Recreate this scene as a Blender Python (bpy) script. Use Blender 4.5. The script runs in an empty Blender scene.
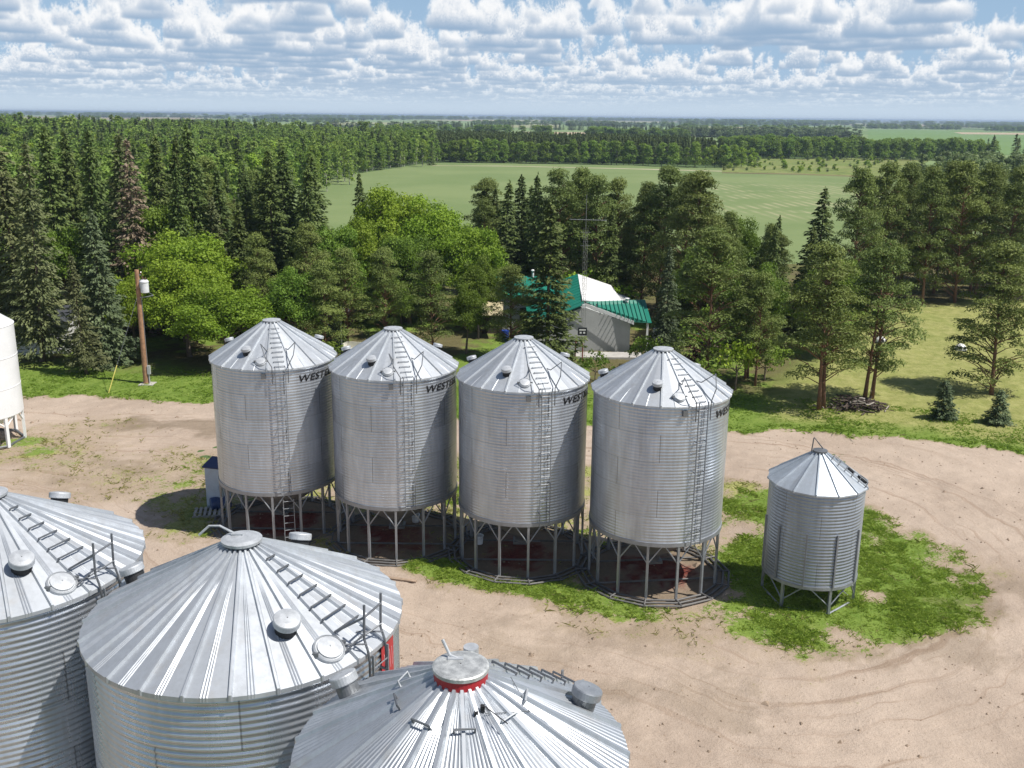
SUN_E=5.0; SKY_S=.075; CLOUD_S=.95; HAZE=1.7e-4; EXPO=0.2
import bpy, bmesh, math, random
import numpy as np
from mathutils import Vector, Matrix
PI=math.pi; R_=math.radians
random.seed(7)
sc=bpy.context.scene; COL=sc.collection
# ------------------------------------------------------------------ camera
F=1000.; HC=16.6; PITCH=math.atan(268/F); ROLL=R_(.6)
fw=np.array([0,math.cos(PITCH),-math.sin(PITCH)]); up0=np.array([0,math.sin(PITCH),math.cos(PITCH)]); rt0=np.array([1.,0,0])
RT=rt0*math.cos(ROLL)+up0*math.sin(ROLL); UP=-rt0*math.sin(ROLL)+up0*math.cos(ROLL)
def ray(x,y): return fw+RT*(x-512)/F-UP*(y-384)/F
def G(x,y,z=0.):                    # photo point -> ground point
    d=ray(x,y); t=(z-HC)/d[2]; return np.array([0,0,HC])+d*t
def atY(x,y,Y):                     # photo point -> point at distance Y
    d=ray(x,y); return np.array([0,0,HC])+d*(Y/d[1])
cd=bpy.data.cameras.new('camera'); cam=bpy.data.objects.new('camera',cd); COL.objects.link(cam); sc.camera=cam
cd.sensor_width=36; cd.lens=F/1024*36; cd.clip_start=.1; cd.clip_end=60000
M=Matrix.Identity(4)
for i in range(3): M[i][0]=RT[i]; M[i][1]=UP[i]; M[i][2]=-fw[i]
M[2][3]=HC; cam.matrix_world=M
sc.view_settings.view_transform='Standard'; sc.view_settings.look='None'; sc.view_settings.exposure=EXPO if 'EXPO' in globals() else 0.
sc.view_settings.gamma=1
# ------------------------------------------------------------------ numpy noise
def fft_noise(shape, lo, hi, beta, seed, aniso=None):
    rg=np.random.default_rng(seed); w=rg.standard_normal(shape).astype(np.float32)
    Fq=np.fft.rfftn(w)
    ks=[np.fft.fftfreq(n)*n for n in shape[:-1]]+[np.fft.rfftfreq(shape[-1])*shape[-1]]
    if aniso: ks=[k*a for k,a in zip(ks,aniso)]
    k=np.sqrt(sum(g**2 for g in np.meshgrid(*ks,indexing='ij',sparse=True)))
    amp=np.where((k>=lo)&(k<=hi),np.maximum(k,1e-6)**(-beta),0)
    r=np.fft.irfftn(Fq*amp,s=shape).astype(np.float32); return r/r.std()
TILE=fft_noise((1024,1024),2,300,1.35,77)
def fbm(x,y,scale,seed=0):          # feature size about scale metres
    n=1024; k=n/(scale*8.)
    u=np.asarray(x)*k+seed*137.3; v=np.asarray(y)*k+seed*71.9
    iu=np.floor(u).astype(int); iv=np.floor(v).astype(int); fu=u-iu; fv=v-iv
    a=iu%n; b=iv%n; a1=(a+1)%n; b1=(b+1)%n
    return TILE[a,b]*(1-fu)*(1-fv)+TILE[a1,b]*fu*(1-fv)+TILE[a,b1]*(1-fu)*fv+TILE[a1,b1]*fu*fv
def sstep(a,b,x): t=np.clip((x-a)/(b-a),0,1); return t*t*(3-2*t)
def sdf(px,py,poly):                # signed distance, inside positive
    poly=np.asarray(poly)[:,:2]; d=np.full(px.shape,1e9); ins=np.zeros(px.shape,bool)
    for i in range(len(poly)):
        a=poly[i]; b=poly[(i+1)%len(poly)]; e=b-a
        t=np.clip(((px-a[0])*e[0]+(py-a[1])*e[1])/(e@e),0,1)
        d=np.minimum(d,np.hypot(px-a[0]-t*e[0],py-a[1]-t*e[1]))
        c=((a[1]>py)!=(b[1]>py))&(px<(b[0]-a[0])*(py-a[1])/(b[1]-a[1]+1e-12)+a[0]); ins^=c
    return np.where(ins,d,-d)
# ------------------------------------------------------------------ node helpers
def nn(nt,t,**kw):
    n=nt.nodes.new(t)
    for k,v in kw.items():
        if k in ('ins',):
            for a,b in v.items():
                s=n.inputs[a]
                if isinstance(b,bpy.types.NodeSocket): nt.links.new(b,s)
                else: s.default_value=b
        else: setattr(n,k,v)
    return n
def math_(nt,op,a,b=None,c=None,clamp=False):
    n=nt.nodes.new('ShaderNodeMath'); n.operation=op; n.use_clamp=clamp
    for i,v in enumerate((a,b,c)):
        if v is None: continue
        if isinstance(v,bpy.types.NodeSocket): nt.links.new(v,n.inputs[i])
        else: n.inputs[i].default_value=v
    return n.outputs[0]
def mixc(nt,f,a,b,mode='MIX'):
    n=nt.nodes.new('ShaderNodeMix'); n.data_type='RGBA'; n.blend_type=mode
    for s,v in ((n.inputs[0],f),(n.inputs[6],a),(n.inputs[7],b)):
        if isinstance(v,bpy.types.NodeSocket): nt.links.new(v,s)
        else: s.default_value=v if not isinstance(v,tuple) or len(v)==4 else (*v,1)
    return n.outputs[2]
def ramp(nt,v,a,b,lo=0.,hi=1.,smooth=True):
    n=nt.nodes.new('ShaderNodeMapRange'); n.interpolation_type='SMOOTHSTEP' if smooth else 'LINEAR'
    nt.links.new(v,n.inputs[0]); n.inputs[1].default_value=a; n.inputs[2].default_value=b; n.inputs[3].default_value=lo; n.inputs[4].default_value=hi
    return n.outputs[0]
def noise(nt,vec,scale,detail=3,rough=.55,w=None):
    n=nt.nodes.new('ShaderNodeTexNoise'); n.inputs['Scale'].default_value=scale; n.inputs['Detail'].default_value=detail; n.inputs['Roughness'].default_value=rough
    if vec is not None: nt.links.new(vec,n.inputs['Vector'])
    return n.outputs[0]
def scaled(nt,vec,s):
    n=nt.nodes.new('ShaderNodeVectorMath'); n.operation='MULTIPLY'; nt.links.new(vec,n.inputs[0]); n.inputs[1].default_value=s; return n.outputs[0]
def attr(nt,name):
    n=nt.nodes.new('ShaderNodeAttribute'); n.attribute_name=name; return n.outputs['Fac']
def bump(nt,h,strength,dist):
    n=nt.nodes.new('ShaderNodeBump'); n.inputs['Strength'].default_value=strength; n.inputs['Distance'].default_value=dist; nt.links.new(h,n.inputs['Height']); return n.outputs[0]
def newmat(name):
    m=bpy.data.materials.new(name); m.use_nodes=True; nt=m.node_tree; b=nt.nodes['Principled BSDF']; return m,nt,b
MATS={}
def plain(name,col,rough=.6,metal=0.,var=.12,scale=3.,bumpd=0.):
    if name in MATS: return MATS[name]
    m,nt,b=newmat(name); tc=nt.nodes.new('ShaderNodeTexCoord').outputs['Object']
    n1=noise(nt,tc,scale,5,.6); n2=noise(nt,tc,scale*9,2)
    f=math_(nt,'ADD',math_(nt,'MULTIPLY',n1,.7),math_(nt,'MULTIPLY',n2,.3))
    f=ramp(nt,f,.3,.7)
    c=mixc(nt,f,tuple(x*(1-var) for x in col),tuple(min(1,x*(1+var)) for x in col))
    nt.links.new(c,b.inputs['Base Color']); b.inputs['Metallic'].default_value=metal
    nt.links.new(ramp(nt,n1,.3,.7,rough-.08,rough+.08),b.inputs['Roughness'])
    if bumpd: nt.links.new(bump(nt,n2,.5,bumpd),b.inputs['Normal'])
    MATS[name]=m; return m
# ------------------------------------------------------------------ object helpers
def tag(o,label=None,cat=None,group=None,kind=None):
    for k,v in (('label',label),('category',cat),('group',group),('kind',kind)):
        if v: o[k]=v
    return o
def empty(name,loc=(0,0,0),rz=0,label=None,cat=None,group=None):
    o=bpy.data.objects.new(name,None); COL.objects.link(o); o.location=tuple(float(v) for v in loc); o.rotation_euler=(0,0,rz); o.empty_display_size=.3
    return tag(o,label,cat,group)
class MB:
    def __init__(s): s.v=[]; s.f=[]
    def add(s,vs,fs):
        k=len(s.v); s.v.extend([tuple(map(float,p)) for p in vs]); s.f.extend([tuple(i+k for i in f) for f in fs]); return s
    def box(s,c,d,rot=None):
        c=Vector(c); h=Vector(d)/2; P=[]
        for x in (-1,1):
            for y in (-1,1):
                for z in (-1,1):
                    p=Vector((x*h.x,y*h.y,z*h.z)); p=(rot@p if rot else p)+c; P.append(p)
        return s.add(P,[(0,1,3,2),(4,6,7,5),(0,4,5,1),(2,3,7,6),(0,2,6,4),(1,5,7,3)])
    def tube(s,pts,r,n=8,cap=True):
        pts=[Vector([float(q) for q in p]) for p in pts]; rs=r if isinstance(r,(list,tuple)) else [r]*len(pts)
        P=[];Fc=[]; prev=None
        for i,p in enumerate(pts):
            if i==0: d=pts[1]-p
            elif i==len(pts)-1: d=p-pts[-2]
            else: d=(pts[i+1]-p).normalized()+(p-pts[i-1]).normalized()
            d.normalize()
            if prev is None: a=d.orthogonal().normalized()
            else:
                a=prev-d*prev.dot(d)
                a=a.normalized() if a.length>1e-6 else d.orthogonal().normalized()
            prev=a; b=d.cross(a)
            for j in range(n):
                t=2*PI*j/n; P.append(p+(a*math.cos(t)+b*math.sin(t))*rs[i])
        for i in range(len(pts)-1):
            for j in range(n): Fc.append((i*n+j,i*n+(j+1)%n,(i+1)*n+(j+1)%n,(i+1)*n+j))
        if cap: Fc.append(tuple(range(n))[::-1]); Fc.append(tuple((len(pts)-1)*n+j for j in range(n)))
        return s.add(P,Fc)
    def lathe(s,prof,n=48,c=(0,0,0),axis=None,capb=False,capt=False):
        P=[];Fc=[]; c=Vector(c)
        q=Vector((0,0,1)).rotation_difference(Vector(axis).normalized()).to_matrix() if axis else None
        for (r,z) in prof:
            for j in range(n):
                t=2*PI*j/n; p=Vector((r*math.cos(t),r*math.sin(t),z)); P.append((q@p if q else p)+c)
        for i in range(len(prof)-1):
            for j in range(n): Fc.append((i*n+j,i*n+(j+1)%n,(i+1)*n+(j+1)%n,(i+1)*n+j))
        if capb: Fc.append(tuple(range(n))[::-1])
        if capt: Fc.append(tuple((len(prof)-1)*n+j for j in range(n)))
        return s.add(P,Fc)
    def poly_prism(s,pts,z0,z1):
        n=len(pts); P=[(x,y,z0) for x,y in pts]+[(x,y,z1) for x,y in pts]
        return s.add(P,[tuple(range(n))[::-1],tuple(range(n,2*n))]+[(i,(i+1)%n,n+(i+1)%n,n+i) for i in range(n)])
    def slab(s,quad,th):               # a flat polygon given thickness along its normal
        q=[Vector([float(a) for a in p]) for p in quad]; nrm=(q[1]-q[0]).cross(q[2]-q[0]).normalized()
        n=len(q); P=q+[p-nrm*th for p in q]
        return s.add(P,[tuple(range(n)),tuple(range(n,2*n))[::-1]]+[(i,n+i,n+(i+1)%n,(i+1)%n) for i in range(n)])
    def build(s,name,mat,parent=None,smooth=False,loc=None):
        me=bpy.data.meshes.new(name); me.from_pydata(s.v,[],s.f); me.update()
        for m in (mat if isinstance(mat,(list,tuple)) else [mat]): me.materials.append(m)
        if smooth: me.polygons.foreach_set('use_smooth',[True]*len(me.polygons))
        o=bpy.data.objects.new(name,me); COL.objects.link(o)
        if parent: o.parent=parent
        if loc is not None: o.location=tuple(float(a) for a in loc)
        return o
def npmesh(name,V,FQ,mats,attrs=None,smooth=False,mi=None):   # quads (n,4) or tris (n,3) arrays
    me=bpy.data.meshes.new(name); V=np.ascontiguousarray(V,np.float32); k=FQ.shape[1]; n=len(FQ)
    me.vertices.add(len(V)); me.vertices.foreach_set('co',V.ravel())
    me.loops.add(n*k); me.loops.foreach_set('vertex_index',np.ascontiguousarray(FQ,np.int32).ravel())
    me.polygons.add(n); me.polygons.foreach_set('loop_start',np.arange(0,n*k,k,dtype=np.int32))
    me.polygons.foreach_set('use_smooth',np.full(n,bool(smooth)))
    if mi is not None: me.polygons.foreach_set('material_index',np.asarray(mi,np.int32))
    me.update(calc_edges=True)
    for a,(dom,val) in (attrs or {}).items():
        at=me.attributes.new(a,'FLOAT',dom); at.data.foreach_set('value',np.ascontiguousarray(val,np.float32))
    for m in (mats if isinstance(mats,(list,tuple)) else [mats]): me.materials.append(m)
    return me
def obj(name,me,parent=None):
    o=bpy.data.objects.new(name,me); COL.objects.link(o)
    if parent: o.parent=parent
    return o
def dup(root,loc=None,rz=None,label=None,group=None,scale=None):
    r=root.copy(); COL.objects.link(r)
    if loc is not None: r.location=tuple(float(a) for a in loc)
    if rz is not None: r.rotation_euler=(0,0,rz)
    if label: r['label']=label
    if group: r['group']=group
    if scale is not None: r.scale=scale
    for ch in list(root.children):
        c=ch.copy(); COL.objects.link(c); c.parent=r
        for g in list(ch.children):
            d=g.copy(); COL.objects.link(d); d.parent=c
    return r
# ------------------------------------------------------------------ sky, sun, haze
SUN_EL=R_(59); SDIR=np.array([.94,-.34,0]); SDIR/=np.linalg.norm(SDIR); SDIR=SDIR*math.cos(SUN_EL)+np.array([0,0,math.sin(SUN_EL)])
ld=bpy.data.lights.new('sun','SUN'); ld.energy=SUN_E; ld.angle=R_(.5); ld.color=(1,.955,.89)
sun=bpy.data.objects.new('sun',ld); COL.objects.link(sun); sun.rotation_euler=Vector(SDIR).to_track_quat('Z','Y').to_euler(); sun.location=(60,-30,80)
def make_clouds(W=2300,Hh=800):
    P=24.; n=1024
    cov=fft_noise((n,n),9,40,1.7,11); big=fft_noise((n,n),1,7,.8,5); cc0=cov*.62+big*.42
    Q=4.2; m,mz=288,96; asp=[1,1,3]
    d1=fft_noise((m,m,mz),2,5,.6,3,asp); d2=fft_noise((m,m,mz),5,11,.6,4,asp); d3=fft_noise((m,m,mz),11,34,.6,6,asp)
    det=((.8-np.abs(d1))*.55+(.8-np.abs(d2))*.40+(.8-np.abs(d3))*.21).astype(np.float32)
    T=.82
    def field(x,y,z,fine=True):
        u=x*(n/P); v=y*(n/P); iu=np.floor(u).astype(np.int32); iv=np.floor(v).astype(np.int32); fu=u-iu; fv=v-iv
        iu%=n; iv%=n; iu1=(iu+1)%n; iv1=(iv+1)%n
        cc=cc0[iu,iv]*(1-fu)*(1-fv)+cc0[iu1,iv]*fu*(1-fv)+cc0[iu,iv1]*(1-fu)*fv+cc0[iu1,iv1]*fu*fv
        zz=(z-1)/T; g_=cc*1.4-1.10; f=np.where(g_>0,.95*np.sqrt(np.maximum(g_,0)+.03)-.16,g_)-zz*1.30; w=.75*np.minimum(1,.5+zz*2); ok=np.nonzero(f+w*1.0>0)[0]
        if fine:
            X_=x[ok]*(m/Q); Y_=y[ok]*(m/Q); Z_=z[ok]*(mz*3/Q); a=np.floor(X_).astype(np.int32); b=np.floor(Y_).astype(np.int32); c=np.floor(Z_).astype(np.int32)
            fx=X_-a; fy=Y_-b; fz=Z_-c; a%=m; b%=m; c%=mz; a1=(a+1)%m; b1=(b+1)%m; c1=(c+1)%mz; D=det
            q0=(D[a,b,c]*(1-fx)+D[a1,b,c]*fx)*(1-fy)+(D[a,b1,c]*(1-fx)+D[a1,b1,c]*fx)*fy
            q1=(D[a,b,c1]*(1-fx)+D[a1,b,c1]*fx)*(1-fy)+(D[a,b1,c1]*(1-fx)+D[a1,b1,c1]*fx)*fy
            dd=q0*(1-fz)+q1*fz
        else: dd=det[(x[ok]*(m/Q)).astype(np.int32)%m,(y[ok]*(m/Q)).astype(np.int32)%m,(z[ok]*(mz*3/Q)).astype(np.int32)%mz]
        out=np.full(f.shape,-1.); out[ok]=(f[ok]+dd*w[ok])*np.minimum(1,zz[ok]*9); return out
    rg=np.random.default_rng(1)
    az=(np.arange(W)+.5)/W*R_(96)-R_(48); v=(np.arange(Hh)+.5)/Hh; el=np.maximum(v**2*R_(90),R_(.35))
    A,E=np.meshgrid(az,el); A=A.ravel(); E=E.ravel(); sx,sy,ct=np.sin(A),np.cos(A),1/np.tan(E)
    N=84; tr=np.ones(A.size,np.float32); colr=np.zeros((A.size,3),np.float32); S=SDIR
    jit=rg.random(A.size).astype(np.float32)
    hz=np.array([.56,.665,.78]); sh=np.array([.26,.385,.55]); li=np.array([.92,.92,.92])
    for i in range(N):
        live=np.nonzero(tr>.02)[0]
        z=1+T*1.25*((i+.9*jit[live])/N)**1.3; r=z*ct[live]; x=sx[live]*r*1.35+3.; y=sy[live]*r*1.35+7.
        f=field(x,y,z); k=f>0
        if not k.any(): continue
        live=live[k]; x=x[k];y=y[k];z=z[k];f=f[k]; ds=T*1.25/N/np.sin(E[live])
        occ=np.zeros_like(f)
        for st,wt in ((.05,.5),(.13,.6),(.3,.7)): occ+=wt*np.clip(field(x+S[0]*st,y+S[1]*st,z+S[2]*st,st<.1),0,1.2)
        zz=np.clip((z-1)/T,0,1); lit=np.exp(-2.2*occ)
        br=np.clip(.02+.22*np.clip(zz*2.5,0,1)+1.0*lit*np.clip(.05+zz*4.5,0,1),0,1)[:,None]
        col=sh*(1-br)+li*br; dist=z/np.sin(E[live]); h=(1-np.exp(-(dist/95.)**1.5))[:,None]; col=col*(1-h)+hz*h
        al=1-np.exp(-np.clip(f*7,0,9)*np.minimum(ds,.6)*6)
        colr[live]+=(tr[live]*al)[:,None]*col; tr[live]*=1-al
    hh=np.exp(-(np.degrees(E)/1.15)**1.6)[:,None]; hz2=np.array([.53,.64,.755]); a=1-tr   # pale air low over the horizon
    colr=colr*(1-hh)+hz2*hh; a=a*(1-hh[:,0])+hh[:,0]
    ck=np.exp(-(np.degrees(E)/11.)**2)[:,None]*.72*(1-a[:,None]); colr=colr+np.array([.33,.52,.79])*ck; a=a+ck[:,0]
    hi=1-.55*sstep(9,28,np.degrees(E)); colr=colr*hi[:,None]; a=a*hi   # cloud cover thins overhead
    pm=np.dstack([colr.reshape(Hh,W,3),a.reshape(Hh,W)])
    b=pm.copy()
    b[1:-1]=.74*pm[1:-1]+.13*(pm[:-2]+pm[2:]); c=b.copy(); c[:,1:-1]=.74*b[:,1:-1]+.13*(b[:,:-2]+b[:,2:])
    a=c[...,3:]; return np.dstack([np.where(a>.004,c[...,:3]/np.maximum(a,.004),.7),a]).astype(np.float32)
CL=make_clouds()
wd=bpy.data.worlds.new('World'); sc.world=wd; wd.use_nodes=True; nt=wd.node_tree; nt.nodes.clear()
sky=nt.nodes.new('ShaderNodeTexSky'); sky.sky_type='NISHITA'; sky.sun_disc=False; sky.sun_elevation=SUN_EL; sky.sun_rotation=math.atan2(SDIR[0],SDIR[1]); sky.air_density=1.0; sky.dust_density=.8; sky.ozone_density=1.5; sky.altitude=300
bg=nt.nodes.new('ShaderNodeBackground'); nt.links.new(sky.outputs[0],bg.inputs[0]); bg.inputs[1].default_value=SKY_S
im=bpy.data.images.new('cloud_field',CL.shape[1],CL.shape[0],alpha=True,float_buffer=True); im.colorspace_settings.name='Non-Color'; im.alpha_mode='CHANNEL_PACKED'
im.pixels.foreach_set(CL.ravel()); im.update(); im.pack()
tc=nt.nodes.new('ShaderNodeTexCoord'); sp=nt.nodes.new('ShaderNodeSeparateXYZ'); nt.links.new(tc.outputs['Generated'],sp.inputs[0])
u=math_(nt,'MULTIPLY_ADD',math_(nt,'ARCTAN2',sp.outputs[0],sp.outputs[1]),1/R_(96),.5)
e=math_(nt,'ARCSINE',math_(nt,'MAXIMUM',sp.outputs[2],0.)); v=math_(nt,'SQRT',math_(nt,'DIVIDE',e,R_(90)))
cb=nt.nodes.new('ShaderNodeCombineXYZ'); nt.links.new(u,cb.inputs[0]); nt.links.new(v,cb.inputs[1])
ti=nt.nodes.new('ShaderNodeTexImage'); ti.image=im; ti.extension='MIRROR'; ti.interpolation='Linear'; nt.links.new(cb.outputs[0],ti.inputs[0])
bg2=nt.nodes.new('ShaderNodeBackground'); nt.links.new(ti.outputs[0],bg2.inputs[0]); bg2.inputs[1].default_value=CLOUD_S
mx=nt.nodes.new('ShaderNodeMixShader'); nt.links.new(ti.outputs[1],mx.inputs[0]); nt.links.new(bg.outputs[0],mx.inputs[1]); nt.links.new(bg2.outputs[0],mx.inputs[2])
wo=nt.nodes.new('ShaderNodeOutputWorld'); nt.links.new(mx.outputs[0],wo.inputs[0])
wd.cycles.sampling_method='MANUAL'; wd.cycles.sample_map_resolution=512
if HAZE>0:
    hb=MB().box((0,9990,10.),(44000,22000,24.)); hm=bpy.data.materials.new('haze_air'); hm.use_nodes=True; nt=hm.node_tree; nt.nodes.clear()
    pv=nt.nodes.new('ShaderNodeVolumePrincipled'); pv.inputs['Color'].default_value=(.62,.78,1,1); pv.inputs['Density'].default_value=HAZE; pv.inputs['Anisotropy'].default_value=.2
    mo=nt.nodes.new('ShaderNodeOutputMaterial'); nt.links.new(pv.outputs[0],mo.inputs['Volume'])
    tag(hb.build('haze',hm),'pale blue haze over the distant plain','haze',None,'stuff')
sc.cycles.volume_bounces=0; sc.cycles.max_bounces=6; sc.cycles.diffuse_bounces=3; sc.cycles.glossy_bounces=3; sc.cycles.transmission_bounces=3; sc.cycles.transparent_max_bounces=4
sc.cycles.use_denoising=True
try: sc.cycles.denoiser='OPENIMAGEDENOISE'
except Exception: pass
# ------------------------------------------------------------------ galvanised steel
def steel(name,base,rough,metal,cells=None,stain=.34,spangle=True):
    """cells=(z0,row height,columns): sheet-by-sheet tone and seam lines on a wall; rows of 0: roof panels"""
    m,nt,b=newmat(name); tc=nt.nodes.new('ShaderNodeTexCoord').outputs['Object']
    sp=nt.nodes.new('ShaderNodeSeparateXYZ'); nt.links.new(tc,sp.inputs[0])
    th=math_(nt,'MULTIPLY_ADD',math_(nt,'ARCTAN2',sp.outputs[0],math_(nt,'MULTIPLY',sp.outputs[1],-1)),1/(2*PI),.5)
    rnd=nt.nodes.new('ShaderNodeObjectInfo').outputs['Random']
    n1=noise(nt,scaled(nt,tc,(1.2,1.2,.35)),1.6,4,.6); n2=noise(nt,tc,9,3,.6); n3=noise(nt,scaled(nt,tc,(6,6,.5)),1.5,3,.6)
    col=tuple(base); seam=None
    if cells:
        z0,rh,nc,off=cells
        if rh>0:
            zr=math_(nt,'DIVIDE',math_(nt,'SUBTRACT',sp.outputs[2],z0),rh); row=math_(nt,'FLOOR',zr); zf=math_(nt,'FRACT',zr)
            tt=math_(nt,'MULTIPLY_ADD',row,.5,math_(nt,'MULTIPLY_ADD',th,nc,off))
        else:
            row=None; tt=math_(nt,'MULTIPLY_ADD',th,nc,off)
        cidx=math_(nt,'FLOOR',tt); cf=math_(nt,'FRACT',tt)
        cb=nt.nodes.new('ShaderNodeCombineXYZ'); nt.links.new(math_(nt,'ADD',cidx,math_(nt,'MULTIPLY',rnd,37.)),cb.inputs[0])
        if row is not None: nt.links.new(row,cb.inputs[1])
        wn=nt.nodes.new('ShaderNodeTexWhiteNoise'); nt.links.new(cb.outputs[0],wn.inputs[0]); wv=wn.outputs[0]
        if rh>0:
            a=ramp(nt,math_(nt,'ABSOLUTE',math_(nt,'SUBTRACT',zf,.5)),.485,.495); c=ramp(nt,math_(nt,'ABSOLUTE',math_(nt,'SUBTRACT',cf,.5)),.493,.4965)
            seam=math_(nt,'MAXIMUM',math_(nt,'MULTIPLY',a,.55),c)
    tone=math_(nt,'ADD',math_(nt,'MULTIPLY',ramp(nt,n1,.25,.75),.6),math_(nt,'MULTIPLY',ramp(nt,n3,.3,.7),.4))
    c=mixc(nt,tone,tuple(x*(1-stain) for x in base),base)
    if cells: c=mixc(nt,math_(nt,'MULTIPLY',wv,.42),c,tuple(x*.60 for x in base))
    n4=noise(nt,scaled(nt,tc,(2.2,2.2,.45)),.9,6,.7); c=mixc(nt,math_(nt,'MULTIPLY',ramp(nt,n4,.52,.78),.45),c,(.40,.375,.34)); c=mixc(nt,math_(nt,'MULTIPLY',ramp(nt,noise(nt,tc,26.,2,.5),.70,.76),.35),c,(.20,.19,.18))
    if seam is not None: c=mixc(nt,math_(nt,'MULTIPLY',seam,.6),c,(.12,.125,.13))
    nt.links.new(c,b.inputs['Base Color'])
    nt.links.new(math_(nt,'ADD',math_(nt,'MULTIPLY',tone,-.10),rough+.06),b.inputs['Roughness'])
    if cells: nt.links.new(ramp(nt,wv,0,1,metal-.06,metal+.04,False),b.inputs['Metallic'])
    else: b.inputs['Metallic'].default_value=metal
    nt.links.new(bump(nt,n2,.10,.004),b.inputs['Normal'])
    MATS[name]=m; return m
S_HW=steel('weathered_corrugated_steel',(.635,.685,.75),.31,.68,(2.2,1.0,5,.2))
S_HR=steel('weathered_roof_steel',(.63,.665,.70),.46,.58,(0,0,16,0))
S_FW=steel('bright_corrugated_steel',(.64,.68,.73),.28,.82,(.1,.98,6,.3),.2)
S_FR=steel('bright_roof_steel',(.60,.635,.675),.52,.58,(0,0,24,.37))
S_CR=steel('ribbed_roof_steel',(.58,.615,.655),.42,.66,(0,0,22,0))
S_SW=steel('old_corrugated_steel',(.46,.505,.56),.40,.64,(1.1,.86,4,.1))
S_SR=steel('old_roof_steel',(.56,.615,.67),.48,.55,(0,0,14,0))
S_TR=plain('galvanised_tube',(.30,.32,.345),.5,.5,.15)
S_SK=plain('dirty_skid_tube',(.15,.145,.14),.7,.25,.3)
S_LD=plain('grey_ladder_steel',(.24,.26,.285),.5,.4,.12)
S_DK=plain('dull_grey_steel',(.20,.21,.22),.5,.6,.15)
S_CAP=plain('galvanised_lid',(.47,.49,.51),.55,.4,.14,6.)
S_RUNG=plain('dark_ladder_steel',(.16,.17,.185),.5,.6,.1)
HOPC=plain('hopper_steel',(.30,.31,.32),.5,.7,.2,1.5)
BLACK=plain('black_lettering_vinyl',(.012,.012,.014),.5,0,.1)
RED=plain('red_paint',(.42,.022,.03),.45,0,.15)
WHITEP=plain('white_enamel',(.80,.81,.82),.35,0,.04,1.2)
DARKHOLE=plain('rubber_and_hole_shade',(.015,.016,.018),.7)  # rubber black, also painted on vent pipes as shade
def pol(R,g,z,c=(0,0)):             # g measured from -Y towards +X
    return (c[0]+R*math.sin(g),c[1]-R*math.cos(g),z)
def corr_wall(name,R,z0,z1,pitch,amp,mat,parent,nseg=96,per=8):
    n=max(2,int(round((z1-z0)/pitch*per))); zs=np.linspace(z0,z1,n+1); rs=R+amp*np.sin(2*PI*(zs-z0)/pitch)
    t=np.arange(nseg)*2*PI/nseg
    V=np.stack([np.outer(rs,np.cos(t)),np.outer(rs,np.sin(t)),np.outer(zs,np.ones(nseg))],-1).reshape(-1,3)
    i,j=np.meshgrid(np.arange(n),np.arange(nseg),indexing='ij'); i=i.ravel();j=j.ravel();k=(j+1)%nseg
    me=npmesh(name,V,np.stack([i*nseg+j,i*nseg+k,(i+1)*nseg+k,(i+1)*nseg+j],1),mat,smooth=True)
    return obj(name,me,parent)
def ribbed_roof(name,R,r0,ze,rise,npan,mat,parent,rib=(.05,.035),minor=None,g0=0.,minor_from=.45,drop=.05):
    """cone of npan sheets, a raised rib on every seam and small ribs (offsets in metres at the eave) on each sheet"""
    rows=[r0,r0+.12,R*.30,R*.44,R*.5,R*.62,R*.75,R*.88,R]; al=math.atan2(rise,R-r0); W2=PI/npan
    prof=[]                          # (offset in metres from the seam, or fraction; height)
    rw,rh=rib
    prof=[('s',-rw*.9,0),('s',-rw*.45,rh),('s',rw*.45,rh),('s',rw*.9,0)]
    mins=minor or []
    V=[];rowlen=None
    for r in rows:
        line=[]
        for p in range(npan):
            a0=g0+2*PI*p/npan
            for _,o,h in prof:
                w=min(1,r*W2*.8/(rw)); line.append((a0+o*w/r,h*min(1,.55+.45*w)))
            for mo in mins:
                fr=mo/(R*2*PI/npan)+.5; a=a0+fr*2*PI/npan; mw=.018; k=1. if r/R>minor_from else 0.
                ww=min(mw,r*W2*.18)
                for q,h in ((-ww,0),(0,.010*k),(ww,0)): line.append((a+q/r,h))
        rowlen=len(line)
        for a,h in line:
            frac=(R-r)/(R-r0); z=ze+rise*frac
            V.append(pol(r+h*math.sin(al),a,z+h*math.cos(al)))
    nr=len(rows)
    for a,h in line:                # turned-down eave lip
        V.append(pol(R+.004+h*math.sin(al),a,ze-drop+h*.2))
    Fq=[]
    for i in range(nr):
        for j in range(rowlen):
            k=(j+1)%rowlen; Fq.append((i*rowlen+j,i*rowlen+k,(i+1)*rowlen+k,(i+1)*rowlen+j))
    Fq=np.array(Fq)[:,::-1]
    return obj(name,npmesh(name,np.array(V),Fq,mat),parent)
def on_roof(R,r0,ze,rise,fr,g,lift=0.):
    r=fr*R; al=math.atan2(rise,R-r0); z=ze+rise*(R-r)/(R-r0)
    return Vector(pol(r+lift*math.sin(al),g,z+lift*math.cos(al))), Vector((math.sin(al)*math.sin(g),-math.sin(al)*math.cos(g),math.cos(al)))
def vent(parent,P,N,r=.2,h=.22,mat=None,up=.5):
    ax=(N*(1-up)+Vector((0,0,1))*up).normalized()
    p=MB().lathe([(r*.86,-.14),(r*.86,h*.62)],24,P,ax,capt=True).build('vent',DARKHOLE if mat is None else S_DK,parent,False)  # default pipe is black, standing in for shade under the cap
    MB().lathe([(r*1.04,h*.58),(r*1.07,h*.62),(r*1.07,h*1.0),(r*1.02,h*1.06),(r*.6,h*1.12),(.01,h*1.14)],28,P,ax,capb=True).build('vent_cap',mat or S_CAP,p,False)
    return p
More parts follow.
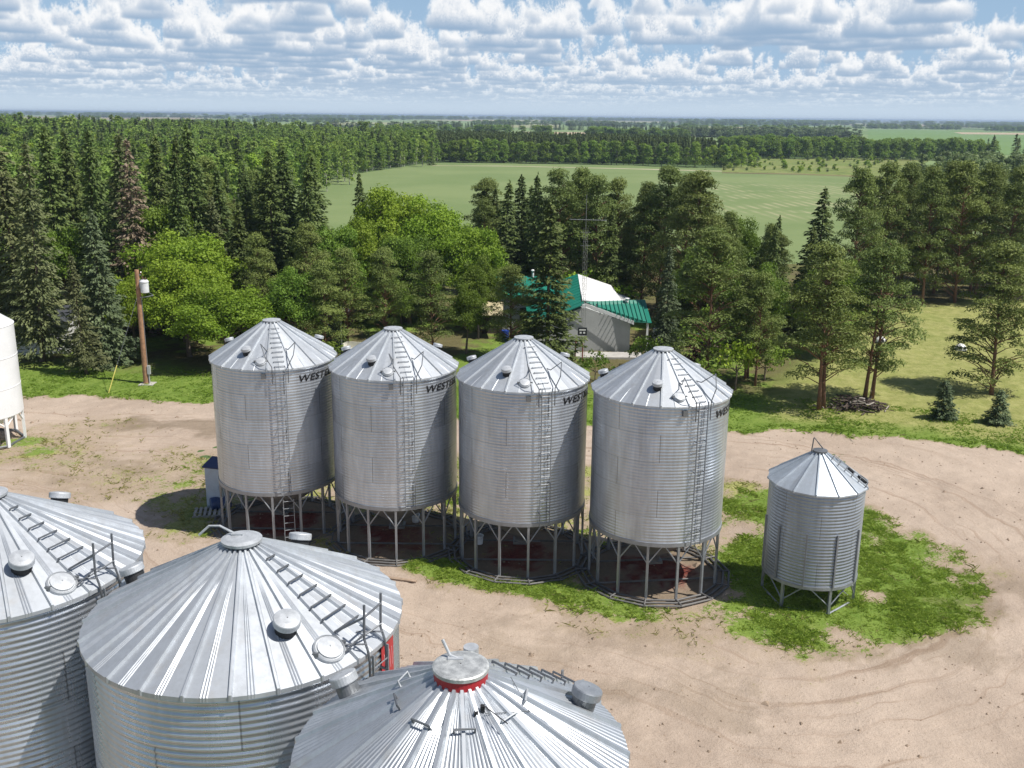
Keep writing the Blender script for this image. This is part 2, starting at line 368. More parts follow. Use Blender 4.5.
def hatch(parent,P,N,r=.26):
    h=MB().lathe([(r,-.05),(r,.05),(r*.9,.075),(r*.86,.05),(r*.80,.05),(r*.78,.085),(r*.4,.10),(.01,.105)],32,P,N).build('roof_hatch',S_CAP,parent,False)
    t=N.cross(Vector((0,0,1))).normalized(); d=N.cross(t)
    for s in (-1,1): MB().box(P+t*s*r*1.02+N*.04,(.10,.06,.06)).build('latch',S_DK,h)
    return h
def wall_ladder(parent,R,g,z0,z1,w=.42,off=.16,step=.30,mat=None,name='wall_ladder'):
    m=MB(); c=Vector(pol(R+off,g,0)); t=Vector((math.cos(g),math.sin(g),0)); n=Vector((math.sin(g),-math.cos(g),0))
    for s in (-1,1): m.box(c+t*s*w/2+Vector((0,0,(z0+z1)/2)),(.025,.04,z1-z0),Matrix.Rotation(g,3,'Z'))
    z=z0+.12
    while z<z1: m.tube([c-t*w/2+Vector((0,0,z)),c+t*w/2+Vector((0,0,z))],.011,6); z+=step
    z=z0+.5
    while z<z1:
        for s in (-1,1): m.box(c+t*s*w/2-n*off/2+Vector((0,0,z)),(.03,off-.03,.04),Matrix.Rotation(g,3,'Z'))
        z+=1.1
    return m.build(name,mat or S_TR,parent)
def roof_ladder(parent,R,r0,ze,rise,g,f0,f1,n,w=.42,lift=.11,rails=False,fan=True,mat=None):
    m=MB(); t=Vector((math.cos(g),math.sin(g),0))
    for i in range(n):
        f=f0+(f1-f0)*i/(n-1); P,N=on_roof(R,r0,ze,rise,f,g,lift); ww=min(w,f*R*2*math.tan(PI/20)) if fan else w
        m.tube([P-t*ww/2,P+t*ww/2],.018,6)
        for s in (-1,1): m.tube([P+t*s*ww*.48,P+t*s*ww*.48-N*lift],.015,5)
    if rails:
        a,_=on_roof(R,r0,ze,rise,f0,g,lift); b,_=on_roof(R,r0,ze,rise,f1,g,lift)
        for s in (-1,1): m.tube([a+t*s*w*.5,b+t*s*w*.5],.016,6)
    return m.build('roof_ladder',mat or S_RUNG,parent)
def lettering(parent,text,R,g,z,size,mat,stretch=1.25,shear=.22,bold=.018,name='lettering'):
    cu=bpy.data.curves.new('text','FONT'); cu.body=text; cu.size=size; cu.shear=shear; cu.offset=bold*size; cu.align_x='LEFT'; cu.resolution_u=3; cu.space_character=1.06
    to=bpy.data.objects.new('text',cu); COL.objects.link(to); dg=bpy.context.evaluated_depsgraph_get()
    me=bpy.data.meshes.new_from_object(to.evaluated_get(dg)); bpy.data.objects.remove(to); bpy.data.curves.remove(cu)
    bm=bmesh.new(); bm.from_mesh(me); bmesh.ops.triangulate(bm,faces=bm.faces); bmesh.ops.subdivide_edges(bm,edges=[e for e in bm.edges if e.calc_length()>size*.3],cuts=2)
    ex=bmesh.ops.extrude_face_region(bm,geom=bm.faces[:]); 
    for v in ex['geom']:
        if isinstance(v,bmesh.types.BMVert): v.co.z+=.006
    for v in bm.verts:
        x,y,d=v.co; v.co=Vector(pol(R+d,g+x*stretch/R,z+y))
    bmesh.ops.recalc_face_normals(bm,faces=bm.faces); bm.to_mesh(me); bm.free(); me.name=name; me.materials.clear(); me.materials.append(mat)
    return obj(name,me,parent)
# ------------------------------------------------------------------ four hopper bins in a row
def make_hopper():
    R=2.42; ZR=2.2; ZE=7.2; rise=1.36; r0=.33; RO=2.50
    t=empty('hopper_bin')
    corr_wall('wall',R,ZR,ZE,.113,.006,S_HW,t)
    ribbed_roof('roof',RO,r0,ZE+.015,rise,16,S_HR,t,(.05,.055),[-.02],g0=R_(18.6-11.25),minor_from=.8,drop=.06)
    zt=ZE+.015+rise
    MB().lathe([(r0-.05,zt-.03),(r0-.03,zt+.05),(r0+.03,zt+.055),(r0+.03,zt+.10),(r0*.6,zt+.13),(.01,zt+.14)],28,(0,0,0)).build('lid',S_CAP,t)
    m=MB().lathe([(R-.06,ZR+.05),(R+.03,ZR+.05),(R+.03,ZR-.10),(R-.06,ZR-.10),(R-.06,ZR+.05)],64); m.build('ring_beam',S_TR,t)
    hc=MB().lathe([(R-.08,ZR-.02),(.26,.72),(.26,.55)],48).build('hopper_cone',HOPC,t,True)
    MB().box((0,0,.5),(.62,.56,.10)).tube([(.2,0,.5),(.75,-.1,.5)],.02).build('slide_gate',S_DK,hc)
    n=14
    for i in range(n):
        g=R_(18.6)+2*PI*(i+.5)/n; P=pol(R-.03,g,0); T=Vector((math.cos(g),math.sin(g),0))
        l=MB().box((P[0],P[1],(ZR-.10+.06)/2),(.085,.085,ZR-.16),Matrix.Rotation(g,3,'Z')).build('leg',S_TR,t)
        a=Vector(pol(R-.03,g,1.42)); m=MB()
        for s in (-1,1):
            q=Vector(pol(R-.03,g+s*PI/n*.86,ZR-.12)); m.tube([a,q],.026,6)
        m.build('brace',S_TR,l)
    m=MB()
    for rr,zz in ((2.44,.05),(2.68,.06),(2.9,.05)):
        ring=[Vector(pol(rr,R_(18.6)+2*PI*(i+.5)/n,zz)) for i in range(n)]
        for i in range(n): m.tube([ring[i],ring[(i+1)%n]],.042,6)
    for i in range(n):
        g=R_(18.6)+2*PI*(i+.5)/n; m.tube([pol(2.40,g,.10),pol(2.92,g,.09)],.03,6)
    for k in (-.9,.9):
        L=math.sqrt(2.4**2-k*k); m.tube([(-L,k*1.0,.10),(L,k*1.0,.10)],.04,6)
    m.build('skid_base',S_SK,t)
    m=MB()                           # rails between the far legs
    for i in (5,6,7,8,9):
        a=R_(18.6)+2*PI*(i+.5)/n; b=R_(18.6)+2*PI*(i+1.5)/n; m.tube([pol(R-.05,a,.85),pol(R-.05,b,.85)],.028,6)
    m.build('cross_rail',S_TR,t)
    gl=R_(18.6)
    wall_ladder(t,R,gl,ZR-.05,ZE+.15,.38,.15,.30,S_LD)
    roof_ladder(t,RO,r0,ZE+.015,rise,gl,.24,.95,9,.40,.05,False,False,S_LD)
    m=MB()                           # bent grab bars either side of the ladder head
    for s in (-1,1):
        T=Vector((math.cos(gl),math.sin(gl),0)); O=Vector((math.sin(gl),-math.cos(gl),0)); b=Vector(pol(RO+.06,gl,0))+T*s*.30
        m.tube([b+Vector((0,0,ZE-.5)),b+Vector((0,0,ZE+.15)),b+T*s*.22-O*.06+Vector((0,0,ZE+.55)),b+T*s*.34-O*.3+Vector((0,0,ZE+1.0)),b+T*s*.1-O*.75+Vector((0,0,ZE+.62)),b-O*1.15+Vector((0,0,ZE+.62))],.019,6)
    m.build('grab_bar',S_RUNG,t)
    for g,f in ((R_(-20),.71),(R_(-112),.83),(R_(128),.8)):
        P,N=on_roof(RO,r0,ZE+.015,rise,f,g); vent(t,P,N,.175,.24)
    P,N=on_roof(RO,r0,ZE+.015,rise,.85,R_(1)); hatch(t,P,N,.22)
    m=MB(); p=pol(R+.05,R_(4),ZE-.22); m.box(p,(.16,.1,.2),Matrix.Rotation(R_(4),3,'Z')); m.build('level_gauge',S_DK,t)
    lettering(t,'WESTEEL',R+.014,R_(34.5),ZE-.56,.38,BLACK)
    return t
HB=[((-9.6,39.1),0,'leftmost of the four hopper bins, beside the pale blue cabinet, its ladder reaching the ground'),
    ((-4.60,37.75),0,'second hopper bin from the left, with a loose plank lying before its legs'),
    ((.42,36.35),0,'third hopper bin from the left, standing in front of the house gable'),
    ((5.37,34.7),R_(7),'nearest and rightmost of the four hopper bins, sunlit on its right side')]
hop=make_hopper(); bins=[]
for i,(p,rz,l) in enumerate(HB):
    o=hop if i==0 else dup(hop); o.location=(p[0],p[1],0); o.rotation_euler=(0,0,rz); tag(o,l,'grain bin','hopper bins in a row'); bins.append(o)
# ground ladder under the first one only
ext=wall_ladder(bins[0],2.42,R_(18.6)+.02,.02,2.02,.40,.24,.30,S_LD,'lower_ladder')
# ------------------------------------------------------------------ big bins in the foreground
def make_big(rz_extra=0):
    R=2.70; RO=2.77; ZE=7.95; rise=1.30; r0=.30
    t=empty('storage_bin')
    corr_wall('wall',R,.02,ZE,.118,.013,S_FW,t,112)
    ribbed_roof('roof',RO,r0,ZE+.02,rise,24,S_FR,t,(.042,.05),[-.09,-.04,.01],g0=R_(9.5),minor_from=.40,drop=.07)
    zt=ZE+.02+rise
    c=MB().lathe([(r0-.04,zt-.05),(r0-.02,zt+.06),(r0+.05,zt+.07),(r0+.055,zt+.12),(r0*.9,zt+.15),(.02,zt+.17),(.01,zt+.17)],36).build('lid',S_CAP,t)
    MB().tube([(-.12,.05,zt+.18),(-.42,.16,zt+.28),(-.62,.20,zt+.26),(-.80,.16,zt+.10)],.022,6).box((-.08,.03,zt+.18),(.2,.06,.03)).build('opening_lever',S_CAP,c)
    for g,f in ((R_(35),.67),(R_(-112),.90),(R_(168),.84)):
        P,N=on_roof(RO,r0,ZE+.02,rise,f,g); vent(t,P,N,.21,.26,up=.25)
    P,N=on_roof(RO,r0,ZE+.02,rise,.87,R_(47.5)); hatch(t,P,N,.27)
    roof_ladder(t,RO,r0,ZE+.02,rise,R_(62),.22,.80,7,.62,.085)
    gl=R_(63.5); wall_ladder(t,R,gl,.4,ZE+.02,.42,.17,.30)
    m=MB(); T=Vector((math.cos(gl),math.sin(gl),0)); O=Vector((math.sin(gl),-math.cos(gl),0)); b0=Vector(pol(RO+.05,gl,0))
    Q,_=on_roof(RO,r0,ZE,rise,.80,R_(54),.08)
    for s in (-1,1):
        b=b0+T*s*.24; z=lambda q:Vector((0,0,ZE+q))
        m.tube([b+z(-.62),b+z(-.1),b-O*.03+z(.10),b-O*.10+z(.30),b-O*.08+z(.92)],.022,8)
        m.tube([b-O*.05+z(.22),b-O*.42-T*.25+z(.24)],.016,6)
    b=b0-T*.24; c=b0+T*.24
    m.tube([c-O*.08+z(.74),b-O*.08+z(.70),Q],.02,7); m.tube([b-O*.08+z(.42),b-O*.30-T*.36+z(.12)],.016,6); m.tube([c-O*.08+z(.36),b-O*.34-T*.2+z(.16)],.016,6)
    m.build('guard_rail',S_RUNG,t)
    m=MB(); g0=R_(92); V=[];n=10; g0=R_(69)
    for i in range(n+1):
        for zz in (ZE-.86,ZE-.12):
            for d in (.018,.024): V.append(pol(R+d,g0+R_(11)*i/n,zz))
    f=[]
    for i in range(n):
        a=i*4; b=a+4; f+=[(a+1,b+1,b+3,a+3),(a,a+2,b+2,b),(a+2,a+3,b+3,b+2),(a,b,b+1,a+1)]
    f+=[(0,1,3,2),(n*4,n*4+2,n*4+3,n*4+1)]
    d=m.add(V,f).build('red_badge',RED,t)
    m=MB()                           # pale strokes on the badge
    for k,(a,b) in enumerate(((.16,.30),(.36,.50),(.56,.70),(.76,.88))):
        pts=[(a,.75),(a+.05,.75),(b,.25),(b-.05,.25)]
        V=[pol(R+.029,g0+R_(11)*x,ZE-.86+.74*y) for x,y in pts]+[pol(R+.024,g0+R_(11)*x,ZE-.86+.74*y) for x,y in pts]
        m.add(V,[(0,1,2,3),(7,6,5,4),(0,4,5,1),(1,5,6,2),(2,6,7,3),(3,7,4,0)])
    m.build('badge_mark',plain('pale_badge_paint',(.60,.25,.26),.5),d)
    return t
big=make_big(); big.location=(-4.72,16.25,0)
tag(big,'bright steel foreground bin with its whole cone roof in view and a red badge','grain bin','big foreground bins')
b2=dup(big,(-10.22,18.3,0),R_(6),'bright steel bin cut off by the left edge of the photo','big foreground bins')
for ch in list(b2.children):
    if ch.name.startswith('red_badge'):
        for g in list(ch.children): bpy.data.objects.remove(g)
        bpy.data.objects.remove(ch)
def make_ribbed():
    R=2.30; RO=2.37; ZE=7.9; rise=1.12; r0=.36
    t=empty('storage_bin')
    corr_wall('wall',R,.02,ZE,.118,.013,S_FW,t,96)
    W=2*PI*RO/22
    ribbed_roof('roof',RO,r0,ZE+.02,rise,22,S_CR,t,(.05,.045),[W*k for k in (-.3,-.15,0,.15,.3)],g0=R_(5),minor_from=.2,drop=.07)
    zt=ZE+.02+rise
    c=MB().lathe([(r0+.02,zt+.13),(r0+.035,zt+.135),(r0+.035,zt+.185),(r0+.01,zt+.20),(r0*.9,zt+.207),(.01,zt+.215)],40).build('lid',plain('mottled_lid',(.50,.51,.50),.5,.5,.3,9.),t)
    MB().lathe([(r0-.03,zt-.10),(r0+.02,zt-.02),(r0+.02,zt+.125),(r0-.03,zt+.13)],40).build('red_collar',RED,t)
    MB().tube([(-.05,.12,zt+.22),(-.16,.17,zt+.24),(-.27,.25,zt+.44)],.024,8).box((-.08,.12,zt+.22),(.22,.07,.03)).build('opening_lever',S_CAP,c)
    P,N=on_roof(RO,r0,ZE,rise,.20,R_(165)); MB().lathe([(.11,-.1),(.11,.30)],20,P+Vector((.0,0,0)),(0,0,1),capt=True).build('collar_pipe',S_CAP,t)
    for k,g in enumerate((-112,-75,-33,6,48,84)):
        P,N=on_roof(RO,r0,ZE+.02,rise,.37,R_(g),.09); T=Vector((math.cos(R_(g)),math.sin(R_(g)),0)); w=.14
        MB().tube([P-T*w-N*.09,P-T*w,P+T*w,P+T*w-N*.09],.017,6).build('foot_step',S_RUNG if k in (1,2,3) else S_CAP,t)
    roof_ladder(t,RO,r0,ZE+.02,rise,R_(137),.36,.95,6,.5,.06,False,False)
    P,N=on_roof(RO,r0,ZE+.02,rise,.79,R_(110)); vent(t,P,N,.21,.28,S_TR,up=.4)
    P,N=on_roof(RO,r0,ZE+.02,rise,.86,R_(-121)); vent(t,P,N,.20,.30,S_CAP,up=.1)
    P,N=on_roof(RO,r0,ZE+.02,rise,.27,R_(29)); MB().box(P+N*.05,(.06,.06,.09)).box(P+N*.03+Vector((-.08,-.07,-.03)),(.055,.07,.07)).tube([P,P+Vector((.05,-.1,.12)),P+Vector((.35,-.3,.0))],.008,5).build('sensor_box',DARKHOLE,t)
    m=MB(); P0,N0=on_roof(RO,r0,ZE+.02,rise,.30,R_(29)); P1,N1=on_roof(RO,r0,ZE+.02,rise,.30,R_(110)); Pm,Nm=on_roof(RO,r0,ZE+.02,rise,.42,R_(70)); m.tube([P0+N0*.05,Pm+Nm*.06,P1+N1*.06],.006,5); m.build('cable',S_DK,t)
    wall_ladder(t,R,R_(137),.4,ZE+.1,.42,.17,.30)
    return t
rib=make_ribbed(); rib.location=(-.67,12.4,0)
tag(rib,'nearest steel bin with a finely ribbed roof and a red collar under its lid','grain bin')
# ------------------------------------------------------------------ small hopper bin on the grass island
def make_small():
    R=1.62; RO=1.70; ZR=1.06; ZE=4.42; rise=.98; r0=.22
    t=empty('small_hopper_bin',(10.72,32.95,0),0,'small old hopper bin with upright stiffeners, standing on the grass island','grain bin')
    corr_wall('wall',R,ZR,ZE,.118,.011,S_SW,t,80)
    ribbed_roof('roof',RO,r0,ZE+.02,rise,14,S_SR,t,(.035,.05),[],g0=R_(8),drop=.05)
    zt=ZE+.02+rise
    c=MB().lathe([(r0-.02,zt-.04),(r0+.03,zt+.06),(r0+.03,zt+.10),(.01,zt+.13)],24).build('lid',S_DK,t)
    MB().tube([(-.30,.0,zt+.04),(-.26,.0,zt+.52),(-.24,.0,zt+.54),(.1,.05,zt+.14)],.022,6).build('opening_lever',S_RUNG,c)
    MB().lathe([(R-.05,ZR+.03),(R+.03,ZR+.03),(R+.03,ZR-.09),(R-.05,ZR-.09),(R-.05,ZR+.03)],48).build('ring_beam',S_TR,t)
    MB().lathe([(R-.07,ZR-.02),(.2,.42),(.2,.32)],32).build('hopper_cone',HOPC,t,True)
    for i in range(10):
        g=R_(12.5)+2*PI*i/10; p=pol(R+.035,g,(ZR+3.02)/2)
        MB().box(p,(.055,.05,3.02-ZR),Matrix.Rotation(g,3,'Z')).build('stiffener',S_LD,t)
    for i in range(6):
        g=R_(11)+2*PI*i/6; P=pol(R-.04,g,0)
        l=MB().box((P[0],P[1],(ZR-.09)/2),(.09,.09,ZR-.09),Matrix.Rotation(g,3,'Z')).build('leg',S_TR,t); m=MB()
        for s in (-1,1): m.tube([pol(R-.04,g,.34),pol(R-.04,g+s*R_(24),ZR-.1)],.024,6)
        m.build('brace',S_TR,l)
    m=MB()
    for i in range(6): m.tube([pol(R-.04,R_(11)+2*PI*i/6,.06),pol(R-.04,R_(11)+2*PI*(i+1)/6,.06)],.04,6)
    m.build('skid_base',S_TR,t)
    roof_ladder(t,RO,r0,ZE+.02,rise,R_(62),.25,.95,6,.42,.07,True,False)
    for f,r in ((.62,.13),(.86,.19)):
        P,N=on_roof(RO,r0,ZE+.02,rise,f,R_(73)); MB().lathe([(r,.0),(r,.06),(r*.9,.06),(r*.88,.055),(.005,.055)],24,P,N).build('roof_opening',DARKHOLE,t)
    return t
small=make_small()
# ------------------------------------------------------------------ white smooth bin at the left edge
def make_white():
    R=2.15; ZR=1.55; ZE=6.15
    t=empty('smooth_hopper_bin',(-27.5,49.3,0),0,'smooth white hopper bin on white legs at the left edge of the photo','grain bin')
    MB().lathe([(R-.03,ZR),(R,ZR+.03),(R,3.0),(R+.012,3.01),(R+.012,3.05),(R,3.06),(R,4.55),(R+.012,4.56),(R+.012,4.60),(R,4.61),(R,ZE)],160).build('wall',WHITEP,t,False)
    MB().lathe([(R,ZE),(R+.02,ZE+.02),(.35,ZE+1.35),(.35,ZE+1.5),(.30,ZE+1.55),(.01,ZE+1.6)],160).build('roof',WHITEP,t,False)
    MB().lathe([(R-.04,ZR),(.3,.45),(.3,.3)],48).build('hopper_cone',WHITEP,t,True)
    for i in range(8):
        g=R_(64)+2*PI*i/8; P=pol(R-.08,g,0); l=MB().box((P[0],P[1],(ZR+.1)/2),(.16,.13,ZR+.1),Matrix.Rotation(g,3,'Z')).build('leg',WHITEP,t)
        m=MB()
        for s in (-1,1): m.tube([pol(R-.1,g,ZR-.5),pol(R-.1,g+s*R_(17),ZR+.02)],.04,6)
        m.build('brace',WHITEP,l)
    m=MB()
    for i in range(8): m.tube([pol(R-.1,R_(64)+2*PI*i/8,.07),pol(R-.1,R_(64)+2*PI*(i+1)/8,.07)],.06,6)
    m.build('skid_base',S_DK,t)
make_white()
# ------------------------------------------------------------------ ground
def grass_dirt_mat():
    m,nt,b=newmat('yard_dirt_and_grass'); tc=nt.nodes.new('ShaderNodeTexCoord').outputs['Object']
    g=attr(nt,'grass'); lush=attr(nt,'lush'); red=attr(nt,'spill'); lu=attr(nt,'lane_u'); lv=attr(nt,'lane_v'); wear=attr(nt,'wear')
    n_big=noise(nt,tc,.16,4,.6); n_mid=noise(nt,tc,1.1,5,.65); n_fine=noise(nt,tc,9.,4,.7); n_grit=noise(nt,tc,34.,2,.7)
    cb=nt.nodes.new('ShaderNodeCombineXYZ'); nt.links.new(math_(nt,'MULTIPLY',lu,2.3),cb.inputs[0]); nt.links.new(math_(nt,'MULTIPLY',lv,.05),cb.inputs[1])
    stre=noise(nt,cb.outputs[0],1.,5,.65)
    dirt=mixc(nt,ramp(nt,n_big,.32,.68),(.37,.294,.232),(.468,.380,.304))
    dirt=mixc(nt,math_(nt,'MULTIPLY',ramp(nt,n_mid,.45,.75),.5),dirt,(.53,.43,.345))
    dirt=mixc(nt,math_(nt,'MULTIPLY',math_(nt,'MULTIPLY',ramp(nt,stre,.52,.66),math_(nt,'MULTIPLY',wear,ramp(nt,n_big,.30,.55,.25,1.))),.7),dirt,(.27,.19,.135))
    dirt=mixc(nt,math_(nt,'MULTIPLY',math_(nt,'MULTIPLY',ramp(nt,stre,.45,.30),wear),.25),dirt,(.53,.42,.33))
    dirt=mixc(nt,math_(nt,'MULTIPLY',ramp(nt,n_grit,.52,.68),.55),dirt,(.23,.165,.12))
    dirt=mixc(nt,math_(nt,'MULTIPLY',ramp(nt,n_fine,.55,.72),.42),dirt,(.25,.19,.13))
    dirt=mixc(nt,red,dirt,mixc(nt,ramp(nt,n_fine,.35,.65),(.12,.028,.022),(.20,.05,.038)))
    dirt=mixc(nt,math_(nt,'MULTIPLY',ramp(nt,math_(nt,'ADD',g,math_(nt,'MULTIPLY',math_(nt,'SUBTRACT',n_mid,.5),.5)),.04,.30),.5),dirt,(.27,.205,.13))
    gd=mixc(nt,ramp(nt,n_mid,.3,.7),(.225,.24,.07),(.335,.325,.125))
    gl=mixc(nt,ramp(nt,n_mid,.3,.7),(.115,.185,.027),(.185,.255,.050))
    gc=mixc(nt,ramp(nt,math_(nt,'ADD',lush,math_(nt,'MULTIPLY',math_(nt,'SUBTRACT',n_big,.5),.8)),.15,.85),gd,gl)
    gc=mixc(nt,math_(nt,'MULTIPLY',ramp(nt,n_fine,.48,.7),.5),gc,(.085,.115,.024))
    f=math_(nt,'ADD',g,math_(nt,'ADD',math_(nt,'MULTIPLY',math_(nt,'SUBTRACT',n_mid,.5),1.3),math_(nt,'MULTIPLY',math_(nt,'SUBTRACT',n_fine,.5),1.5)))
    f=ramp(nt,f,.36,.62)
    litter_shade=attr(nt,'litter_shade'); c=mixc(nt,f,dirt,gc)
    c=mixc(nt,litter_shade,c,mixc(nt,ramp(nt,n_fine,.3,.7),(.085,.062,.035),(.15,.115,.065)))
    nt.links.new(c,b.inputs['Base Color']); b.inputs['Roughness'].default_value=.92; b.inputs['Specular IOR Level'].default_value=.15
    h=math_(nt,'ADD',math_(nt,'MULTIPLY',n_fine,.6),math_(nt,'ADD',math_(nt,'MULTIPLY',n_grit,.25),math_(nt,'MULTIPLY',n_mid,1.2)))
    nt.links.new(bump(nt,h,.8,.08),b.inputs['Normal'])
    return m
def Gp(pts): return np.array([G(x,y)[:2] for x,y in pts])
ROAD_N=Gp([(-120,392),(0,399),(90,398),(215,403),(330,411),(460,419),(590,426),(735,431),(800,433),(900,439),(960,446),(1024,453),(1150,470)])  # north edge of the dirt
ISLAND=Gp([(120,520),(150,492),(190,474),(260,462),(400,455),(520,455),(640,465),(735,484),(775,488),(860,508),(925,536),(972,574),(985,603),(958,640),(885,664),(805,657),(745,652),(690,622),(640,617),(560,607),(480,588),(420,571),(385,562),(300,560),(190,545)])
LUSH=Gp([(728,600),(722,520),(765,500),(800,505),(862,512),(922,540),(965,576),(975,603),(945,636),(880,655),(815,648),(745,640)])
STRIP=Gp([(385,556),(470,565),(600,590),(650,596),(645,615),(560,606),(480,587),(420,570)])
LOOP=Gp([(-60,430),(120,432),(330,436),(560,440),(740,456),(860,478),(950,520),(1010,590),(1000,660),(900,712),(760,716),(640,672),(520,640),(380,600),(250,560),(90,480),(-40,470)])
def polydist(px,py,pl):
    d=np.full(px.shape,1e9); u=np.zeros(px.shape); v=np.zeros(px.shape); acc=0.
    for a,b in zip(pl[:-1],pl[1:]):
        e=b-a; L=np.hypot(*e); t=np.clip(((px-a[0])*e[0]+(py-a[1])*e[1])/(L*L),0,1)
        qx=px-a[0]-t*e[0]; qy=py-a[1]-t*e[1]; dd=np.hypot(qx,qy); s=np.sign(e[0]*qy-e[1]*qx); k=dd<d
        d=np.where(k,dd,d); u=np.where(k,s*dd,u); v=np.where(k,acc+t*L,v); acc+=L
    return d,u,v
def smooth_poly(pl,n=8):
    pl=np.asarray(pl); out=[]
    for i in range(len(pl)-1):
        p0,p1,p2,p3=pl[max(i-1,0)],pl[i],pl[i+1],pl[min(i+2,len(pl)-1)]
        for k in range(n):
            t=k/n; out.append(.5*((2*p1)+(-p0+p2)*t+(2*p0-5*p1+4*p2-p3)*t*t+(-p0+3*p1-3*p2+p3)*t**3))
    out.append(pl[-1]); return np.array(out)
LOOPS=smooth_poly(LOOP,5)
def north_dist(x,y):                # positive north of the road's edge
    yy=np.interp(x,ROAD_N[:,0],ROAD_N[:,1]); return y-yy
LAWN_E=Gp([(735,431),(1160,470),(1250,380),(1080,300),(900,300),(830,330),(745,390)])
def masks(x,y):
    w=fbm(x,y,6,1)*.5+fbm(x,y,1.6,2)*.28
    dn=north_dist(x,y)+w*.6; di=sdf(x,y,ISLAND)+w*.7; dl=sdf(x,y,LUSH)+w*.6; ds=sdf(x,y,STRIP)+w*.35
    lawn=sstep(-.3,.6,dn)
    isl=sstep(-.6,1.0,di)*(.46+.16*fbm(x,y,1.8,15))
    lus=np.maximum(sstep(-1.5,.9,dl)*(1-.45*sstep(1.0,1.8,fbm(x,y,2.2,6))),sstep(-.6,.8,ds))
    # weedy patches by the white bin and at the left of the row
    wl=np.zeros_like(x)
    for (px,py,r,s) in ((40,452,2.2,.55),(75,430,2.0,.30),(105,425,1.6,.32),(25,442,1.3,.7),(150,478,3.,.34),(190,462,2.2,.42),(60,463,2.5,.35),(690,640,1.6,.3),(655,632,.9,.34),(590,628,.8,.3),(760,655,2.,.25),(1000,575,1.6,.2)):
        c=G(px,py); wl=np.maximum(wl,s*np.exp(-((x-c[0])**2/(1.8*r*r)+(y-c[1])**2/(r*r))))
    bare=np.zeros_like(x)
    for (px,py,r) in ((688,590,1.5),(742,530,1.2),(700,520,1.1),(840,640,.9),(873,596,.6)):
        c=G(px,py); bare=np.maximum(bare,np.exp(-((x-c[0])**2+(y-c[1])**2)/(r*r)))
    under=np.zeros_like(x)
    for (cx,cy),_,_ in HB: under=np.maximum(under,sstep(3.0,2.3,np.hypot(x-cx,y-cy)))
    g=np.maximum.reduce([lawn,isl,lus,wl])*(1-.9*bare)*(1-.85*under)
    g=np.clip(g+.10*(g>.02)*w,0,1)
    east=sstep(-.5,3,sdf(x,y,LAWN_E)); lush=np.where(dn>-.3,.95-.72*east+.5*east*sstep(4.,.5,dn),np.where(lus>.3,.98-.2*sstep(.4,1.4,fbm(x,y,1.7,19)),.34+.25*fbm(x,y,3,9)))
    lush=np.maximum(lush,.9*(wl>.5))
    sp=np.zeros_like(x)
    for (cx,cy),_,_ in HB: sp=np.maximum(sp,sstep(1.9,.9,np.hypot(x-cx-.1,y-cy)+.35*fbm(x,y,1.2,4)))
    d,u,v=polydist(x,y,LOOPS); u=u+.30*fbm(x,y,22,41); wear=sstep(5.2,3.4,np.abs(u)+.5*fbm(x,y,3,8))*(1-np.clip(g*1.3,0,1))
    wear=np.maximum(wear,.35*(1-np.clip(g*2,0,1)))
    lit=sstep(5,11,dn+1.5*fbm(x,y,5,12))*(1-east)*sstep(.0,1.,fbm(x,y,7,3)+.9)
    lit=np.maximum(lit,.8*sstep(92,95,y+1.5*fbm(x,y,5,2)))*.85
    for (px,py,r,s) in ((160,426,1.3,.5),(200,426,1.6,.5),(128,428,.8,.4),(990,612,1.2,.4),(1008,585,1.4,.35),(930,650,1.5,.3),(560,640,1.8,.25),(700,700,1.6,.25),(120,470,1.5,.3),(640,690,1.,.3)):
        c=G(px,py); lit=np.maximum(lit,s*sstep(1.1,.3,np.hypot((x-c[0])/1.8,y-c[1])/r+.35*fbm(x,y,1.3,22)))
    lit=np.maximum(lit,.65*under*(1-sp))  # shade under the bins painted in as darker soil, outside the spill
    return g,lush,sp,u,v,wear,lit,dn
def gheight(x,y,g): return .035*fbm(x,y,4,3)+.012*fbm(x,y,.9,5)+.05*g*(.5+.4*fbm(x,y,1.1,7))
def gz(x,y):
    x=np.atleast_1d(np.asarray(x,float)); y=np.atleast_1d(np.asarray(y,float)); m=masks(x,y); return gheight(x,y,m[0])
xs=np.arange(-50,58.01,.2); ys=np.arange(5,118.01,.2); X,Y=np.meshgrid(xs,ys); X=X.ravel(); Y=Y.ravel()
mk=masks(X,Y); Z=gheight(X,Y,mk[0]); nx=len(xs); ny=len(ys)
i,j=np.meshgrid(np.arange(ny-1),np.arange(nx-1),indexing='ij'); i=i.ravel(); j=j.ravel()
FQ=np.stack([i*nx+j,i*nx+j+1,(i+1)*nx+j+1,(i+1)*nx+j],1)
YM=grass_dirt_mat()
me=npmesh('yard_ground',np.stack([X,Y,Z],1),FQ,YM,{n:('POINT',a) for n,a in zip(('grass','lush','spill','lane_u','lane_v','wear','litter_shade'),mk[:7])},smooth=True)
tag(obj('yard_ground',me),kind='structure')
